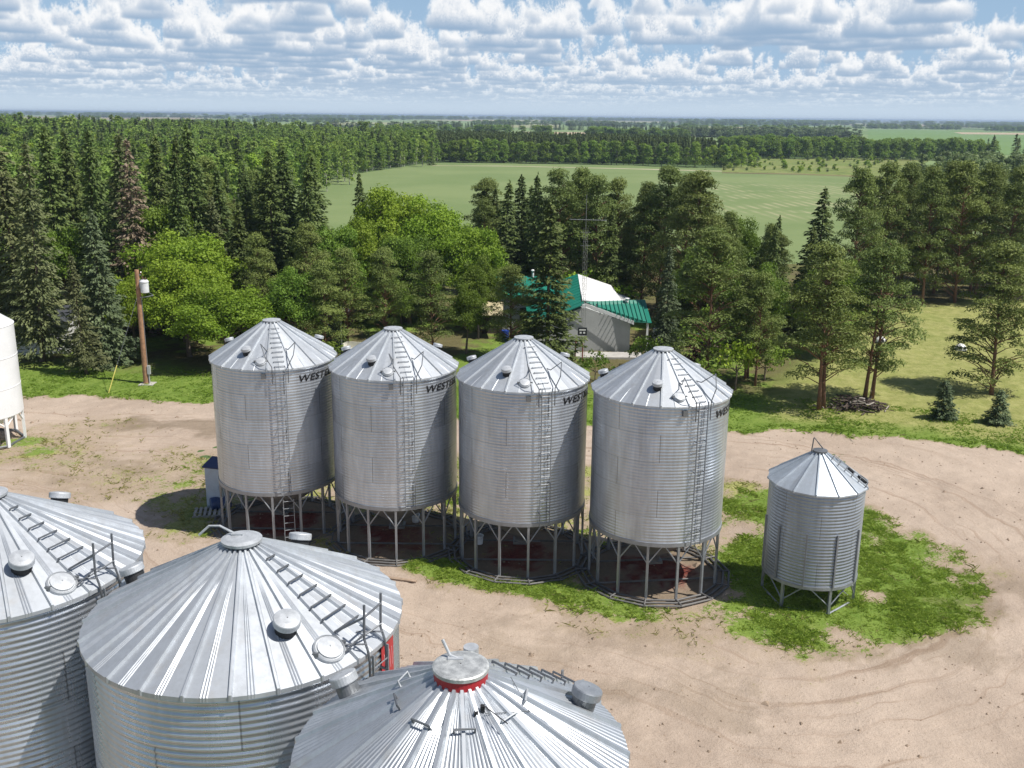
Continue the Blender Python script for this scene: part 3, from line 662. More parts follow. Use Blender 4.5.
# the plain out to the horizon: one sheet
def plain_mat():
    m,nt,b=newmat('prairie_plain'); tc=nt.nodes.new('ShaderNodeTexCoord').outputs['Object']
    vo=nt.nodes.new('ShaderNodeTexVoronoi'); vo.distance='CHEBYCHEV'; nt.links.new(scaled(nt,tc,(1/520.,1/800.,1)),vo.inputs['Vector']); vo.inputs['Scale'].default_value=1
    s=nt.nodes.new('ShaderNodeSeparateColor'); nt.links.new(vo.outputs['Color'],s.inputs[0])
    c=mixc(nt,ramp(nt,s.outputs[0],.35,.4),(.16,.235,.085),(.20,.27,.11)); c=mixc(nt,ramp(nt,s.outputs[1],.66,.7),c,(.30,.245,.155)); c=mixc(nt,ramp(nt,s.outputs[2],.55,.6),c,(.085,.13,.05))
    n=noise(nt,tc,.02,4); c=mixc(nt,math_(nt,'MULTIPLY',ramp(nt,n,.4,.7),.35),c,(.07,.11,.035))
    nt.links.new(c,b.inputs['Base Color']); b.inputs['Roughness'].default_value=.95; b.inputs['Specular IOR Level'].default_value=.1
    return m
mb=MB(); mb.add([(-21500,-900,-.12),(21500,-900,-.12),(21500,20500,-.12),(-21500,20500,-.12)],[(0,1,2,3)])
tag(mb.build('ground',plain_mat()),kind='structure')
def sheet(name,pts,z,mat): 
    m=MB(); m.add([(p[0],p[1],z) for p in pts],[tuple(range(len(pts)))]); o=m.build(name,mat); return tag(o,kind='structure')
def crop_mat():
    m,nt,b=newmat('young_crop'); tc=nt.nodes.new('ShaderNodeTexCoord').outputs['Object']
    n1=noise(nt,tc,.03,4); n2=noise(nt,tc,.5,4,.7); sp=nt.nodes.new('ShaderNodeSeparateXYZ'); nt.links.new(tc,sp.inputs[0])
    c=mixc(nt,ramp(nt,n1,.35,.65),(.150,.205,.080),(.185,.235,.098)); c=mixc(nt,math_(nt,'MULTIPLY',ramp(nt,n2,.45,.7),.35),c,(.20,.235,.10))
    # thin pale seed rows in one corner of the field
    fx=math_(nt,'FRACT',math_(nt,'DIVIDE',math_(nt,'ADD',sp.outputs[0],math_(nt,'MULTIPLY',sp.outputs[1],.05)),2.4))
    line=ramp(nt,math_(nt,'ABSOLUTE',math_(nt,'SUBTRACT',fx,.5)),.26,.12)
    ax=math_(nt,'MULTIPLY',ramp(nt,sp.outputs[0],30,48),ramp(nt,sp.outputs[0],105,85)); ay=math_(nt,'MULTIPLY',ramp(nt,sp.outputs[1],165,185),ramp(nt,sp.outputs[1],300,250))
    k=math_(nt,'MULTIPLY',math_(nt,'MULTIPLY',ax,ay),math_(nt,'MULTIPLY',ramp(nt,noise(nt,tc,.09,4,.6),.40,.62),math_(nt,'ADD',line,.25)))
    c=mixc(nt,math_(nt,'MULTIPLY',k,.6),c,(.34,.325,.19))
    nt.links.new(c,b.inputs['Base Color']); b.inputs['Roughness'].default_value=.95; b.inputs['Specular IOR Level'].default_value=.1
    return m
FIELD=[(-75,118),(-62,180),(-52,250),(-45,300),(-31,368),(-10,372),(40,368),(78,352),(84,338),(150,330),(160,330),(140,118)]
sheet('crop_field',FIELD,-.06,crop_mat())
def flat(name,c1,c2,s=.06,c3=None):
    m,nt,b=newmat(name); tc=nt.nodes.new('ShaderNodeTexCoord').outputs['Object']
    c=mixc(nt,ramp(nt,noise(nt,tc,s,5,.65),.35,.65),c1,c2)
    if c3: c=mixc(nt,ramp(nt,noise(nt,tc,s*5,4,.7),.5,.68),c,c3)
    nt.links.new(c,b.inputs['Base Color']); b.inputs['Roughness'].default_value=.95; b.inputs['Specular IOR Level'].default_value=.1; return m
sheet('track',[G(432,165.4),G(500,165.6),G(600,167.6),G(722,170.6),G(722,171.6),G(600,168.4),G(500,166.2),G(432,165.9)],-.03,flat('pale_track',(.30,.30,.17),(.38,.36,.24)))
sheet('field_edge',[G(722,172.2),G(800,173.6),G(900,177.4),G(900,178.6),G(800,174.6),G(722,173.0)],-.015,flat('brown_field_edge',(.15,.125,.07),(.19,.17,.08)))
sheet('scrub_land',[G(722,172),G(905,177),G(930,160),G(880,158),G(722,159)],-.02,flat('rough_scrub_grass',(.155,.20,.055),(.22,.235,.085),.05,(.085,.12,.035)))
sheet('far_green_field',[G(868,150),G(1100,158),G(1110,133.5),G(868,129.2)],-.02,flat('far_crop',(.13,.215,.07),(.15,.235,.08),.004))
TAN=flat('bare_tan_field',(.36,.28,.185),(.42,.33,.22),.02)
for q in ([(520,133.5),(605,135),(605,132.4),(520,131.6)],[(688,136.5),(724,137),(724,133.8),(688,133.5)],[(806,136.8),(842,137.5),(842,134),(806,133.8)]):
    sheet('fallow_field',[G(*p) for p in q],-.02,TAN)
PG=flat('pale_far_field',(.27,.28,.145),(.30,.30,.165),.003)
sheet('pale_field',[G(480,127.2),(G(560,127.8)),G(560,124.2),G(480,123.6)],-.02,PG)
sheet('pale_field',[G(330,124.5),(G(430,125.8)),G(430,122.8),G(330,121.8)],-.02,PG)
rf=np.random.default_rng(63); FARM=[PG,flat('far_green_strip',(.17,.27,.10),(.20,.30,.12),.002),flat('far_tan_strip',(.36,.29,.19),(.42,.34,.23),.002)]
for k in range(26):
    Y0=1250*(10500/1250)**rf.random(); x0=rf.uniform(-.50,.45)*Y0; wx=rf.uniform(.05,.16)*Y0; dy=rf.uniform(.10,.22)*Y0; sk=rf.uniform(-.1,.1)*Y0
    sheet('far_field',[(x0,Y0),(x0+wx,Y0),(x0+wx+sk,Y0+dy),(x0+sk,Y0+dy)],-.02+.012*k,FARM[k%3])
# ------------------------------------------------------------------ grass tufts, weeds and clods as real geometry
def grass_mat(name,c1,c2):
    m,nt,b=newmat(name); t=attr(nt,'tone'); c=mixc(nt,t,c1,c2); nt.links.new(c,b.inputs['Base Color']); b.inputs['Roughness'].default_value=.6; b.inputs['Specular IOR Level'].default_value=.2
    tr=nt.nodes.new('ShaderNodeBsdfTranslucent'); nt.links.new(mixc(nt,.5,c,(.25,.35,.03)),tr.inputs[0]); mx=nt.nodes.new('ShaderNodeMixShader'); mx.inputs[0].default_value=.38
    nt.links.new(b.outputs[0],mx.inputs[1]); nt.links.new(tr.outputs[0],mx.inputs[2]); nt.links.new(mx.outputs[0],nt.nodes['Material Output'].inputs[0]); return m
def blades(name,x,y,h,w,nb,mat,label,seed=0,lean=.5):
    rg=np.random.default_rng(seed); n=len(x); z=gz(x,y)-.01
    X=np.repeat(x,nb)+rg.normal(0,.05,n*nb)*np.repeat(h,nb)/.25; Y=np.repeat(y,nb)+rg.normal(0,.05,n*nb)*np.repeat(h,nb)/.25; Zb=np.repeat(z,nb); Hh=np.repeat(h,nb)*rg.uniform(.55,1.2,n*nb)
    a=rg.uniform(0,2*PI,n*nb); ww=Hh*w*rg.uniform(.7,1.3,n*nb)+.008; lx=rg.normal(0,lean,n*nb)*Hh; ly=rg.normal(0,lean,n*nb)*Hh
    cx,sy=np.cos(a)*ww/2,np.sin(a)*ww/2
    V=np.stack([np.stack([X-cx,Y-sy,Zb],1),np.stack([X+cx,Y+sy,Zb],1),np.stack([X+cx*.7+lx*.45,Y+sy*.7+ly*.45,Zb+Hh*.62],1),np.stack([X+lx,Y+ly,Zb+Hh*(1-.3*lean)],1)],1).reshape(-1,3)
    k=np.arange(n*nb)[:,None]*4; FQ=k+np.array([[0,1,2,3]])
    tone=np.repeat(rg.uniform(0,1,n),nb)*.6+rg.uniform(0,1,n*nb)*.4
    return tag(obj(name,npmesh(name,V,FQ,mat,{'tone':('FACE',tone)})),label,name.replace('_',' '),None,'stuff')
rg=np.random.default_rng(21)
def scatter(n,x0,x1,y0,y1): return rg.uniform(x0,x1,n),rg.uniform(y0,y1,n)
GM=grass_mat('lush_weed_blades',(.19,.31,.035),(.42,.51,.11)); GD=grass_mat('dry_grass_blades',(.26,.26,.08),(.42,.37,.17)); GL=grass_mat('lawn_blades',(.16,.27,.028),(.27,.38,.065))
x,y=scatter(330000,-16,24,26,48); m_=masks(x,y); k=(m_[1]>.6)&(rg.random(len(x))<np.clip((m_[0]-.15)*1.25,0,1)**1.5*.80*np.clip(.75+.5*fbm(x,y,1.1,23),.1,1.))&(m_[7]<-.3)
hh=np.clip(.085+.035*fbm(x[k],y[k],1.4,14)+.035*fbm(x[k],y[k],.5,2),.035,.22)
blades('weedy_grass',x[k],y[k],hh,.085,7,GM,'lush green weeds and grass round the hopper bins',1,.75)
x,y=scatter(70000,-34,24,24,56); m_=masks(x,y); k=(rg.random(len(x))<np.clip((m_[0]-.12)*1.3,0,.7)*np.where(m_[1]>.6,.14,1.))&(m_[7]<.2)
blades('dry_grass',x[k],y[k],np.clip(.10+.05*fbm(x[k],y[k],1.2,4),.04,.25),.10,4,GD,'dry yellowish grass on the trodden yard',2,.9)
x,y=scatter(60000,-36,48,48,66); m_=masks(x,y); k=(m_[7]>-.4)&(m_[7]<7)&(rg.random(len(x))<.9*m_[0])
blades('lawn_grass',x[k],y[k],np.clip(.09+.04*fbm(x[k],y[k],2,4)+.05*(m_[7][k]<.8),.03,.2),.22,4,GL,'short mown grass along the far edge of the dirt yard',3,.9)
def clods():
    n=9000; x,y=scatter(n,-34,30,22,56); m_=masks(x,y); pr=np.clip(.25+.75*sstep(.3,1.6,fbm(x,y,3,31)),0,1); k=(m_[0]<.5)&(m_[7]<-.2)&(rg.random(n)<pr); x=x[k];y=y[k]
    z=gz(x,y); n=len(x); s=np.exp(rg.normal(-3.35,.45,n)); base=np.array([(1,0,0),(0,1,0),(-1,0,0),(0,-1,0),(0,0,.8),(0,0,-.5)],float)
    a=rg.uniform(0,PI,n); V=base[None]*s[:,None,None]*rg.uniform(.6,1.4,(n,6,1)); ca,sa=np.cos(a)[:,None],np.sin(a)[:,None]
    V=np.stack([V[...,0]*ca-V[...,1]*sa+x[:,None],V[...,0]*sa+V[...,1]*ca+y[:,None],V[...,2]+z[:,None]],-1).reshape(-1,3)
    Fb=np.array([(0,1,4),(1,2,4),(2,3,4),(3,0,4),(1,0,5),(2,1,5),(3,2,5),(0,3,5)]); FQ=(np.arange(n)[:,None,None]*6+Fb[None]).reshape(-1,3)
    tag(obj('clods',npmesh('clods',V,FQ,plain('dry_clod',(.26,.195,.14),.95,0,.35,2.))),'small clods and stones scattered over the dirt','clods',None,'stuff')
clods()
# ------------------------------------------------------------------ trees
def leaf_mat(name,c1,c2,trans=.28,tcol=(.22,.32,.03)):
    c1=tuple(v*1.18 for v in c1); c2=tuple(v*1.18 for v in c2); trans=min(.38,trans+.10)
    m,nt,b=newmat(name); t=attr(nt,'tone'); rnd=nt.nodes.new('ShaderNodeObjectInfo').outputs['Random']
    c=mixc(nt,t,c1,c2)
    hs=nt.nodes.new('ShaderNodeHueSaturation'); nt.links.new(c,hs.inputs['Color']); nt.links.new(ramp(nt,rnd,0,1,.490,.510,False),hs.inputs['Hue']); nt.links.new(ramp(nt,math_(nt,'FRACT',math_(nt,'MULTIPLY',rnd,7.3)),0,1,.78,1.22,False),hs.inputs['Value'])
    c=hs.outputs[0]; nt.links.new(c,b.inputs['Base Color']); b.inputs['Roughness'].default_value=.55; b.inputs['Specular IOR Level'].default_value=.25
    tr=nt.nodes.new('ShaderNodeBsdfTranslucent'); nt.links.new(mixc(nt,.35,c,tcol),tr.inputs[0]); mx=nt.nodes.new('ShaderNodeMixShader'); mx.inputs[0].default_value=trans
    nt.links.new(b.outputs[0],mx.inputs[1]); nt.links.new(tr.outputs[0],mx.inputs[2]); nt.links.new(mx.outputs[0],nt.nodes['Material Output'].inputs[0]); return m
L_SPR=leaf_mat('spruce_needles',(.054,.086,.024),(.155,.200,.058),.14,(.10,.14,.04))
L_BLU=leaf_mat('bluish_spruce_needles',(.072,.106,.052),(.185,.230,.112),.14,(.10,.14,.07))
L_GRY=leaf_mat('grey_green_needles',(.082,.104,.040),(.205,.225,.100),.15,(.14,.15,.05))
L_DEAD=leaf_mat('dead_brown_needles',(.17,.130,.085),(.34,.27,.19),.1,(.15,.10,.05))
L_PIN=leaf_mat('pine_needles',(.076,.112,.024),(.195,.238,.062),.16,(.16,.20,.04))
L_DEC=leaf_mat('bright_leaves',(.135,.225,.016),(.295,.395,.042),.30)
L_MID=leaf_mat('mid_green_leaves',(.085,.150,.019),(.200,.290,.042),.28)
L_ASP=leaf_mat('plantation_leaves',(.110,.180,.030),(.235,.325,.064),.22)
L_RED=leaf_mat('purple_leaves',(.06,.022,.020),(.12,.05,.04),.2,(.2,.06,.04))
BARK=plain('grey_brown_bark',(.15,.115,.085),.9,0,.35,6.,.02); BARKP=plain('orange_pine_bark',(.20,.105,.062),.9,0,.35,5.,.02); BARKW=plain('pale_bark',(.42,.40,.35),.85,0,.35,6.)
def cards(C,D,Nn,L,W,rg):
    """diamond cards: centre C, long axis D, roughly facing Nn"""
    D=D/np.linalg.norm(D,axis=1,keepdims=True); S=np.cross(D,Nn); S/=np.maximum(np.linalg.norm(S,axis=1,keepdims=True),1e-6)
    L=np.asarray(L)[:,None]; W=np.asarray(W)[:,None]; up=np.cross(S,D)*L*.12
    V=np.stack([C-D*L*.5,C+S*W*.5-up*.0,C+D*L*.5,C-S*W*.5+up],1).reshape(-1,3)
    return V
def crown_mesh(name,V,tone,mat,extra=None):
    n=len(V)//4; FQ=np.arange(n*4).reshape(n,4); return npmesh(name,V,FQ,mat,{'tone':('FACE',tone)})
def spruce(h,r,seed,mat,dens=1.,card=.36,bare=.05,droop=.28,irr=.2,step=.36):
    rg=np.random.default_rng(seed); Cs=[];Ds=[];Ls=[];Ws=[];T=[]; z=h*bare
    while z<h*.985:
        fr=(z/h); Lb=r*((1-fr)**.82)*rg.uniform(1-irr,1+irr*.5)+.12; nb=max(4,int(round((8+4*(1-fr))*dens)))
        a0=rg.uniform(0,2*PI)
        for b in range(nb):
            a=a0+2*PI*b/nb+rg.normal(0,.22); L=Lb*rg.uniform(.6,1.12); nc=max(4,int(L/(card*.17)*dens)); t=rg.uniform(.12,1.04,nc)**.75
            bz=z+rg.normal(0,.12); dz=-droop*L*(t**1.2)+.10*L*t**4*1.2
            lat=rg.normal(0,1,nc)*L*.17*(1.15-.7*t); rad=L*t
            ca,sa=math.cos(a),math.sin(a)
            C=np.stack([ca*rad-sa*lat,sa*rad+ca*lat,bz+dz-np.abs(lat)*.25+rg.normal(0,.05,nc)],1)
            D=np.stack([ca+(-sa)*lat/(L*.3+.01)*.8,sa+ca*lat/(L*.3+.01)*.8,rg.normal(-.35,.3,nc)],1)
            Cs.append(C);Ds.append(D);Ls.append(card*rg.uniform(.7,1.3,nc));Ws.append(card*.46*rg.uniform(.7,1.3,nc)); tb=rg.uniform(0,.55); T.append(np.clip(tb+rg.uniform(0,.45,nc),0,1))
        z+=step*rg.uniform(.75,1.2)*(1 if fr<.7 else .75)
    nt_=12; C=np.stack([rg.normal(0,.05,nt_),rg.normal(0,.05,nt_),np.linspace(h*.93,h*1.0,nt_)],1); Cs.append(C);Ds.append(np.stack([rg.normal(0,.4,nt_),rg.normal(0,.4,nt_),np.ones(nt_)],1));Ls.append(np.full(nt_,card*.8));Ws.append(np.full(nt_,card*.35));T.append(rg.uniform(.2,.9,nt_))
    C=np.concatenate(Cs);D=np.concatenate(Ds); N=np.stack([rg.normal(0,.45,len(C)),rg.normal(0,.45,len(C)),np.ones(len(C))],1)
    return crown_mesh('crown',cards(C,D,N,np.concatenate(Ls),np.concatenate(Ws),rg),np.concatenate(T),mat)
def clump_crown(cl,per,card,seed,mat,flatn=.6,asp=.6):
    """cl: (centre, radii) ellipsoid clumps of leaf cards; most leaves near the clump's shell"""
    rg=np.random.default_rng(seed); Cs=[];Ns=[];T=[]
    for c,rad in cl:
        n=max(8,int(per*(rad[0]*rad[1]*rad[2])**(2/3))); d=rg.normal(0,1,(n,3)); d/=np.linalg.norm(d,axis=1,keepdims=True)
        d[:,2]=np.where(d[:,2]<-.35,-d[:,2]*.6,d[:,2]); q=rg.uniform(.35,1.08,n)**.6; Cs.append(np.asarray(c)+d*np.asarray(rad)*q[:,None]); Ns.append(d*.8+np.array([0,0,flatn])+rg.normal(0,.5,(n,3)))
        T.append(np.clip(rg.uniform(0,.5)+rg.uniform(0,.5,n),0,1))
    C=np.concatenate(Cs);N=np.concatenate(Ns);n=len(C); D=np.cross(N,rg.normal(0,1,(n,3)))
    return crown_mesh('crown',cards(C,D,N,card*rg.uniform(.65,1.35,n),card*asp*rg.uniform(.7,1.3,n),rg),np.concatenate(T),mat)
def trunk_mb(h,r,rg,lean=.02,segs=6,top=.15):
    pts=[];rs=[]; ax,ay=rg.normal(0,lean),rg.normal(0,lean)
    for i in range(segs+1):
        t=i/segs; pts.append((ax*h*t+rg.normal(0,.02)*(i>0),ay*h*t+rg.normal(0,.02)*(i>0),h*t-.15*(i==0))); rs.append(r*(1.25 if i==0 else 1-(1-top)*t))
    return MB().tube(pts,rs,8),pts
def make_pine(h,r,seed,mat,bare=.32,ncl=46,trunks=1,flat=.0):
    rg=np.random.default_rng(seed); cl=[]; m=MB()
    for k in range(trunks):
        off=np.array([0,0]) if trunks==1 else rg.normal(0,.35,2)
        tm,pts=trunk_mb(h*.92,.15,rg,.03); tm.v=[(a+off[0],b+off[1],c) for a,b,c in tm.v]; m.add(tm.v,tm.f)
        for i in range(ncl//trunks):
            f=bare+(1-bare)*rg.uniform(0,1)**.9; zz=h*f; prof=math.sin(PI*min(1,max(.0,(f-bare)/(1-bare))*.62+.36))**.8
            L=r*prof*rg.uniform(.30,1.0); a=rg.uniform(0,2*PI); k2=min(len(pts)-1,int(f/.92*6)); bx,by=pts[k2][0]+off[0],pts[k2][1]+off[1]
            p=np.array([bx+math.cos(a)*L,by+math.sin(a)*L,min(zz+L*rg.uniform(-.05,.25),h)]); s=rg.uniform(.55,1.05)*(.75+.25*r/2.4)
            cl.append((p,(s,s,s*.55)))
            m.tube([(bx,by,zz-.35*L-.1),tuple((np.array([bx,by,zz-.2*L])*.5+p*.5)),tuple(p)],[.045,.032,.012],5,False)
        cl.append((np.array([pts[-1][0]+off[0],pts[-1][1]+off[1],h*.96]),(.6,.6,.7)))
    return m,clump_crown(cl,270,.25,seed,mat,.6,.36)
def make_decid(h,r,seed,mat,ncl=70,base=.05,card=.21,per=300):
    rg=np.random.default_rng(seed); cl=[]; m,pts=trunk_mb(h*.45,.024*h,rg,.02,4,.55)
    for i in range(ncl):
        d=rg.normal(0,1,3); d/=np.linalg.norm(d); d[2]=abs(d[2])*1.0-.35*(rg.random()<.55); q=rg.uniform(.45,.96)
        lob=1+.16*math.sin(3*math.atan2(d[1],d[0])+seed)+.1*math.sin(5*math.atan2(d[1],d[0])+2*seed)
        p=np.array([d[0]*r*q*lob,d[1]*r*q*lob,h*(base+(1-base)*.47)+d[2]*h*(1-base)*.50*q]); s=rg.uniform(.55,1.1)*r/3.2
        cl.append((p,(s*1.0,s*1.0,s*.95)))
        if i%4==0: m.tube([pts[3],tuple(.5*np.array(pts[4])+.5*p-np.array([0,0,.3])),tuple(p)],[.011*h,.006*h,.002*h],5,False)
    return m,clump_crown(cl,per,card,seed,mat,.15,.66)
def tree_proto(name,trunk_mb_,bark,crown,single=False):
    t=empty(name,(0,0,-500)); tr=trunk_mb_.build('trunk',bark,t,True); cr=obj('crown',crown,t); return t
PROTO={}
def reg(kind,name,h,items): PROTO[kind]=(name,h,items)
def spr_items(h,r,mat,seeds,bark=BARK,**kw):
    out=[]
    for s in seeds:
        rg=np.random.default_rng(s); out.append((trunk_mb(h*.96,.2*h/14,rg,.006,6,.06)[0],bark,spruce(h,r,s,mat,**kw)))
    return out
reg('spruce','spruce_tree',14.,spr_items(14,3.3,L_SPR,(1,2,3,14,15),card=.38,irr=.32))
reg('blue','spruce_tree',14.,spr_items(14,3.5,L_BLU,(4,5),droop=.42,card=.38))
reg('grey','spruce_tree',14.,spr_items(14,3.3,L_GRY,(6,7),dens=.9,irr=.35,bare=.12,droop=.40))
reg('dead','spruce_tree',14.,spr_items(14,3.2,L_DEAD,(8,9),dens=.75,irr=.4))
reg('slim','spruce_tree',14.,spr_items(14,2.5,L_SPR,(10,11)))
reg('young','young_spruce',2.6,spr_items(2.6,1.05,L_BLU,(12,13),card=.20,step=.15,droop=.05,bare=.04))
reg('pine','pine_tree',12.,[(a,BARKP,c) for a,c in (make_pine(12,3.0,s,L_PIN,.18,98) for s in (21,22,23))])
reg('pine2','pine_tree',12.,[(a,BARKP,c) for a,c in (make_pine(12,3.0,s,L_PIN,.20,112,2) for s in (24,25))])
reg('bpine','pine_tree',12.,[(a,BARKP,c) for a,c in (make_pine(12,3.1,s,L_PIN,.10,125) for s in (26,27))])
reg('decid','leafy_tree',9.,[(a,BARK,c) for a,c in (make_decid(9,3.6,s,L_DEC,125) for s in (31,32,33))])
reg('mid','leafy_tree',9.,[(a,BARK,c) for a,c in (make_decid(9,3.3,s,L_MID,110) for s in (34,35))])
reg('shrub','shrub',2.4,[(a,BARK,c) for a,c in (make_decid(2.4,1.5,s,L_DEC,26,.0,.2,150) for s in (41,42))])
reg('mshrub','shrub',2.4,[(a,BARK,c) for a,c in (make_decid(2.4,1.5,s,L_MID,26,.0,.2,150) for s in (43,44))])
reg('red','shrub',2.4,[(a,BARK,c) for a,c in (make_decid(2.4,1.3,s,L_RED,22,.0,.18,150) for s in (45,))])
ROOT={}; CNT={}; rt=random.Random(5)
def plant(kind,x,y,h,wide=1.,label=None,group=None,rz=None):
    name,ph,items=PROTO[kind]; i=CNT.get(kind,0); CNT[kind]=i+1; k=i%len(items); s=h/ph
    sc_=(s*wide,s*wide,s)
    if (kind,k) not in ROOT:
        o=empty(name); items[k][0].build('trunk',items[k][1],o,True); obj('crown',items[k][2],o); ROOT[(kind,k)]=o
    else: o=dup(ROOT[(kind,k)])
    if 'group' in o and not group: del o['group']
    o.scale=sc_; o.location=(float(x),float(y),-.04); o.rotation_euler=(rt.gauss(0,.02),rt.gauss(0,.02),rt.uniform(0,2*PI) if rz is None else rz)
    return tag(o,label,'shrub' if 'shrub' in name else 'tree',group)
def T(kind,px,pytop,Y,label,wide=1.,group=None,xbase=None):
    """tree whose top shows at photo point (px,pytop) and whose trunk stands at distance Y"""
    p=atY(px,pytop,Y); x=p[0] if xbase is None else xbase
    return plant(kind,x,Y,max(1.,p[2]),wide,label,group)
# --- left wood, front rows
T('grey',18,142,66.5,'tall grey-green sparse spruce nearest the smooth white bin',.82)
T('grey',74,252,63.2,'half-height scraggly grey spruce on the left grass edge, right of the white bin',.85)
T('blue',92,206,66,'drooping bluish spruce standing left of the utility pole',.9)
T('grey',2,128,70,'grey spruce cut by the left edge of the photo',1.1)
T('spruce',45,127,80,'dark spruce top nearest the left edge, second tree from the grey edge spruce',.85)
T('spruce',64,131,83,'dark spruce top just right of the tree nearest the left edge',.8)
T('spruce',88,125,77,'slender dark spruce directly above the drooping bluish spruce',.72)
T('grey',111,130,84,'thin olive-grey spruce touching the dead brown one on its left side',.85)
T('dead',127,139,76,'dead brown spruce with bare greyish twigs among the green spruces',.85)
T('spruce',153,131,84,'dark spruce just right of the dead brown spruce',.8)
T('spruce',168,137,86,'lower dark spruce between two taller spruces left of the bright leafy trees',.8)
T('spruce',189,126,80,'tallest dark spruce above the bright leafy trees by the pole',.85)
T('slim',222,163,80,'slim spruce with pale tip above the brightest leafy tree',.9)
T('slim',240,174,83,'short dark spruce between the slim pale-tipped one and the pair by the field',.9)
T('spruce',267,150,82,'left spruce of the dense pair beside the corner of the green field',.9)
T('spruce',284,145,85,'right and taller spruce of the dense pair beside the field corner',.9)
T('spruce',303,163,80,'spruce with a blunt top right of the dense pair',.85)
T('spruce',316,153,84,'last dark spruce of the left wood, standing against the green field',.95)
T('mid',160,192,78,'round mid-green leafy tree below the dead brown spruce',.8)
T('decid',178,222,73,'yellow-green leafy tree behind the two brightest ones by the pole',1.1)
T('decid',182,256,68.5,'bright leafy tree just right of the utility pole',1.05)
T('decid',222,280,65.2,'bright leafy tree nearest the first hopper bin',1.4)
T('decid',128,268,70,'bright leafy tree partly hidden behind the utility pole',.75)
T('bpine',262,236,73,'olive pine behind the brightest leafy tree',.8)
T('spruce',232,205,76,'shaded spruce under the slim pale-tipped spruce',1.0)
T('bpine',303,225,74,'olive pine between the spruces and the second hopper bin',.85)
T('mid',293,258,69,'dark green leafy tree behind the first hopper bin roof',.8)
T('mid',335,214,80,'mid-green leafy tree below the last spruce of the left wood',.8)
# --- middle
T('spruce',361,173,92,'lone dark spruce peaking beside the yellow-green crown, against the field',.75)
T('decid',392,184,90,'yellow-green leafy tree, highest of the big rounded clump in the middle',.9)
T('decid',430,196,87,'rounded leafy tree in the middle of the big bright clump',.95)
T('decid',463,215,83,'leafy tree on the right shoulder of the big bright clump',.95)
T('mid',482,250,78,'leafy tree lowest on the right side of the big clump, beside the tan shed',.8)
T('mid',408,226,80,'shaded leafy tree within the big clump above the second hopper bin',.9)
T('decid',360,216,82,'leafy tree on the left side of the big bright clump',.8)
T('pine',345,250,70,'olive pine behind the gap between the first two hopper bins',.95)
T('bpine',385,248,71,'wide olive pine straight above the second hopper bin',.8)
T('pine',432,252,69.5,'orange-trunked pine just right of the second hopper bin peak',1.05)
T('mid',466,278,70,'leafy tree above the gap between second and third hopper bins',.65)
T('pine',512,268,69,'small orange-trunked pine in front of the left green roof',1.25)
T('spruce',549,200,66.5,'tall dense spruce in front of the house, left of its gable wall',1.1)
T('spruce',501,179,90,'leftmost spruce of the row behind the house',.95)
T('spruce',521,174,93,'second spruce of the row behind the house, beside the leftmost one',.95)
T('slim',537,172,90,'pointed slim spruce behind the tall spruce in front of the house',.95)
T('pine',565,172,90,'olive pine behind the tall spruce in front of the house',.95)
T('bpine',588,171,92,'dark pine behind the antenna tower',.75)
T('pine',600,177,89,'pine right of the antenna tower, behind the white roof',.9)
T('bpine',623,181,92,'pine above the white roof in the row behind the house',.75)
T('spruce',610,205,88,'shaded spruce under the pines behind the white roof',.8)
T('bpine',646,185,90,'pine above the right end of the green house roof',.75)
T('bpine',663,170,88,'tall broad pine right of the house, near the centre of the photo',.85)
T('bpine',686,177,84,'broad pine next to the tall pine right of the house',.85)
T('bpine',708,176,80,'large pine straight above the nearest of the four hopper bins',.9)
T('blue',670,245,72,'pale-tipped spruce at the right end of the green roof',.75)
T('spruce',688,262,74,'shaded spruce behind the pale-tipped one at the green roof',.9)
T('pine',716,232,63,'orange-trunked pine right behind the nearest of the four hopper bins',1.15)
T('mid',734,204,88,'yellow-green leafy tree right of the large pine',.7)
T('bpine',771,226,82,'dark round-topped pine in front of the striped field corner',.65)
T('pine2',752,270,64,'pine leaning over the lawn edge behind the nearest hopper bin',.85)
T('pine',780,275,62,'open pine with a thin grey trunk left of the brush pile',.9,None,15.6)
T('spruce',821,186,80,'dark pointed spruce standing against the field, left of the right-hand pines',1.05)
T('pine',322,262,68.2,'olive pine standing in front of the dark board shed behind the first bin',1.0)
# --- right lawn
T('pine2',838,246,57.3,'double-trunked pine growing beside the brush pile',1.05)
T('pine2',888,243,58.8,'pine with two orange trunks right of the brush pile',1.0)
T('bpine',1012,248,60.5,'broad pine on the lawn at the right edge of the photo',1.1)
T('bpine',864,172,88,'leftmost pine of the grove behind the lawn',.8)
for q,(px,py,yy,w) in enumerate(((896,167,93,.8),(915,166,96,.75),(938,169,92,.8),(949,163,98,.8),(972,165,93,.85),(992,167,97,.8),(1017,171,92,.85),(1045,168,96,.9))):
    T('bpine' if q%3==1 else 'pine',px,py,yy,'pine of the close grove along the far side of the lawn',w,'pines of the grove behind the lawn')
for q,(px,py,yy) in enumerate(((880,180,101),(905,172,104),(930,174,106),(960,170,105),(1000,172,108),(1030,170,104),(985,178,100),(1060,172,100))):
    T('bpine',px,py,yy,'pine of the close grove along the far side of the lawn',.85,'pines of the grove behind the lawn')
plant('young',24.7,54.9,2.35,.95,'young spruce alone on the lawn, left of the one beside the broad pine')
plant('young',27.6,54.5,1.95,1.15,'young bushy spruce below the broad pine at the right edge')
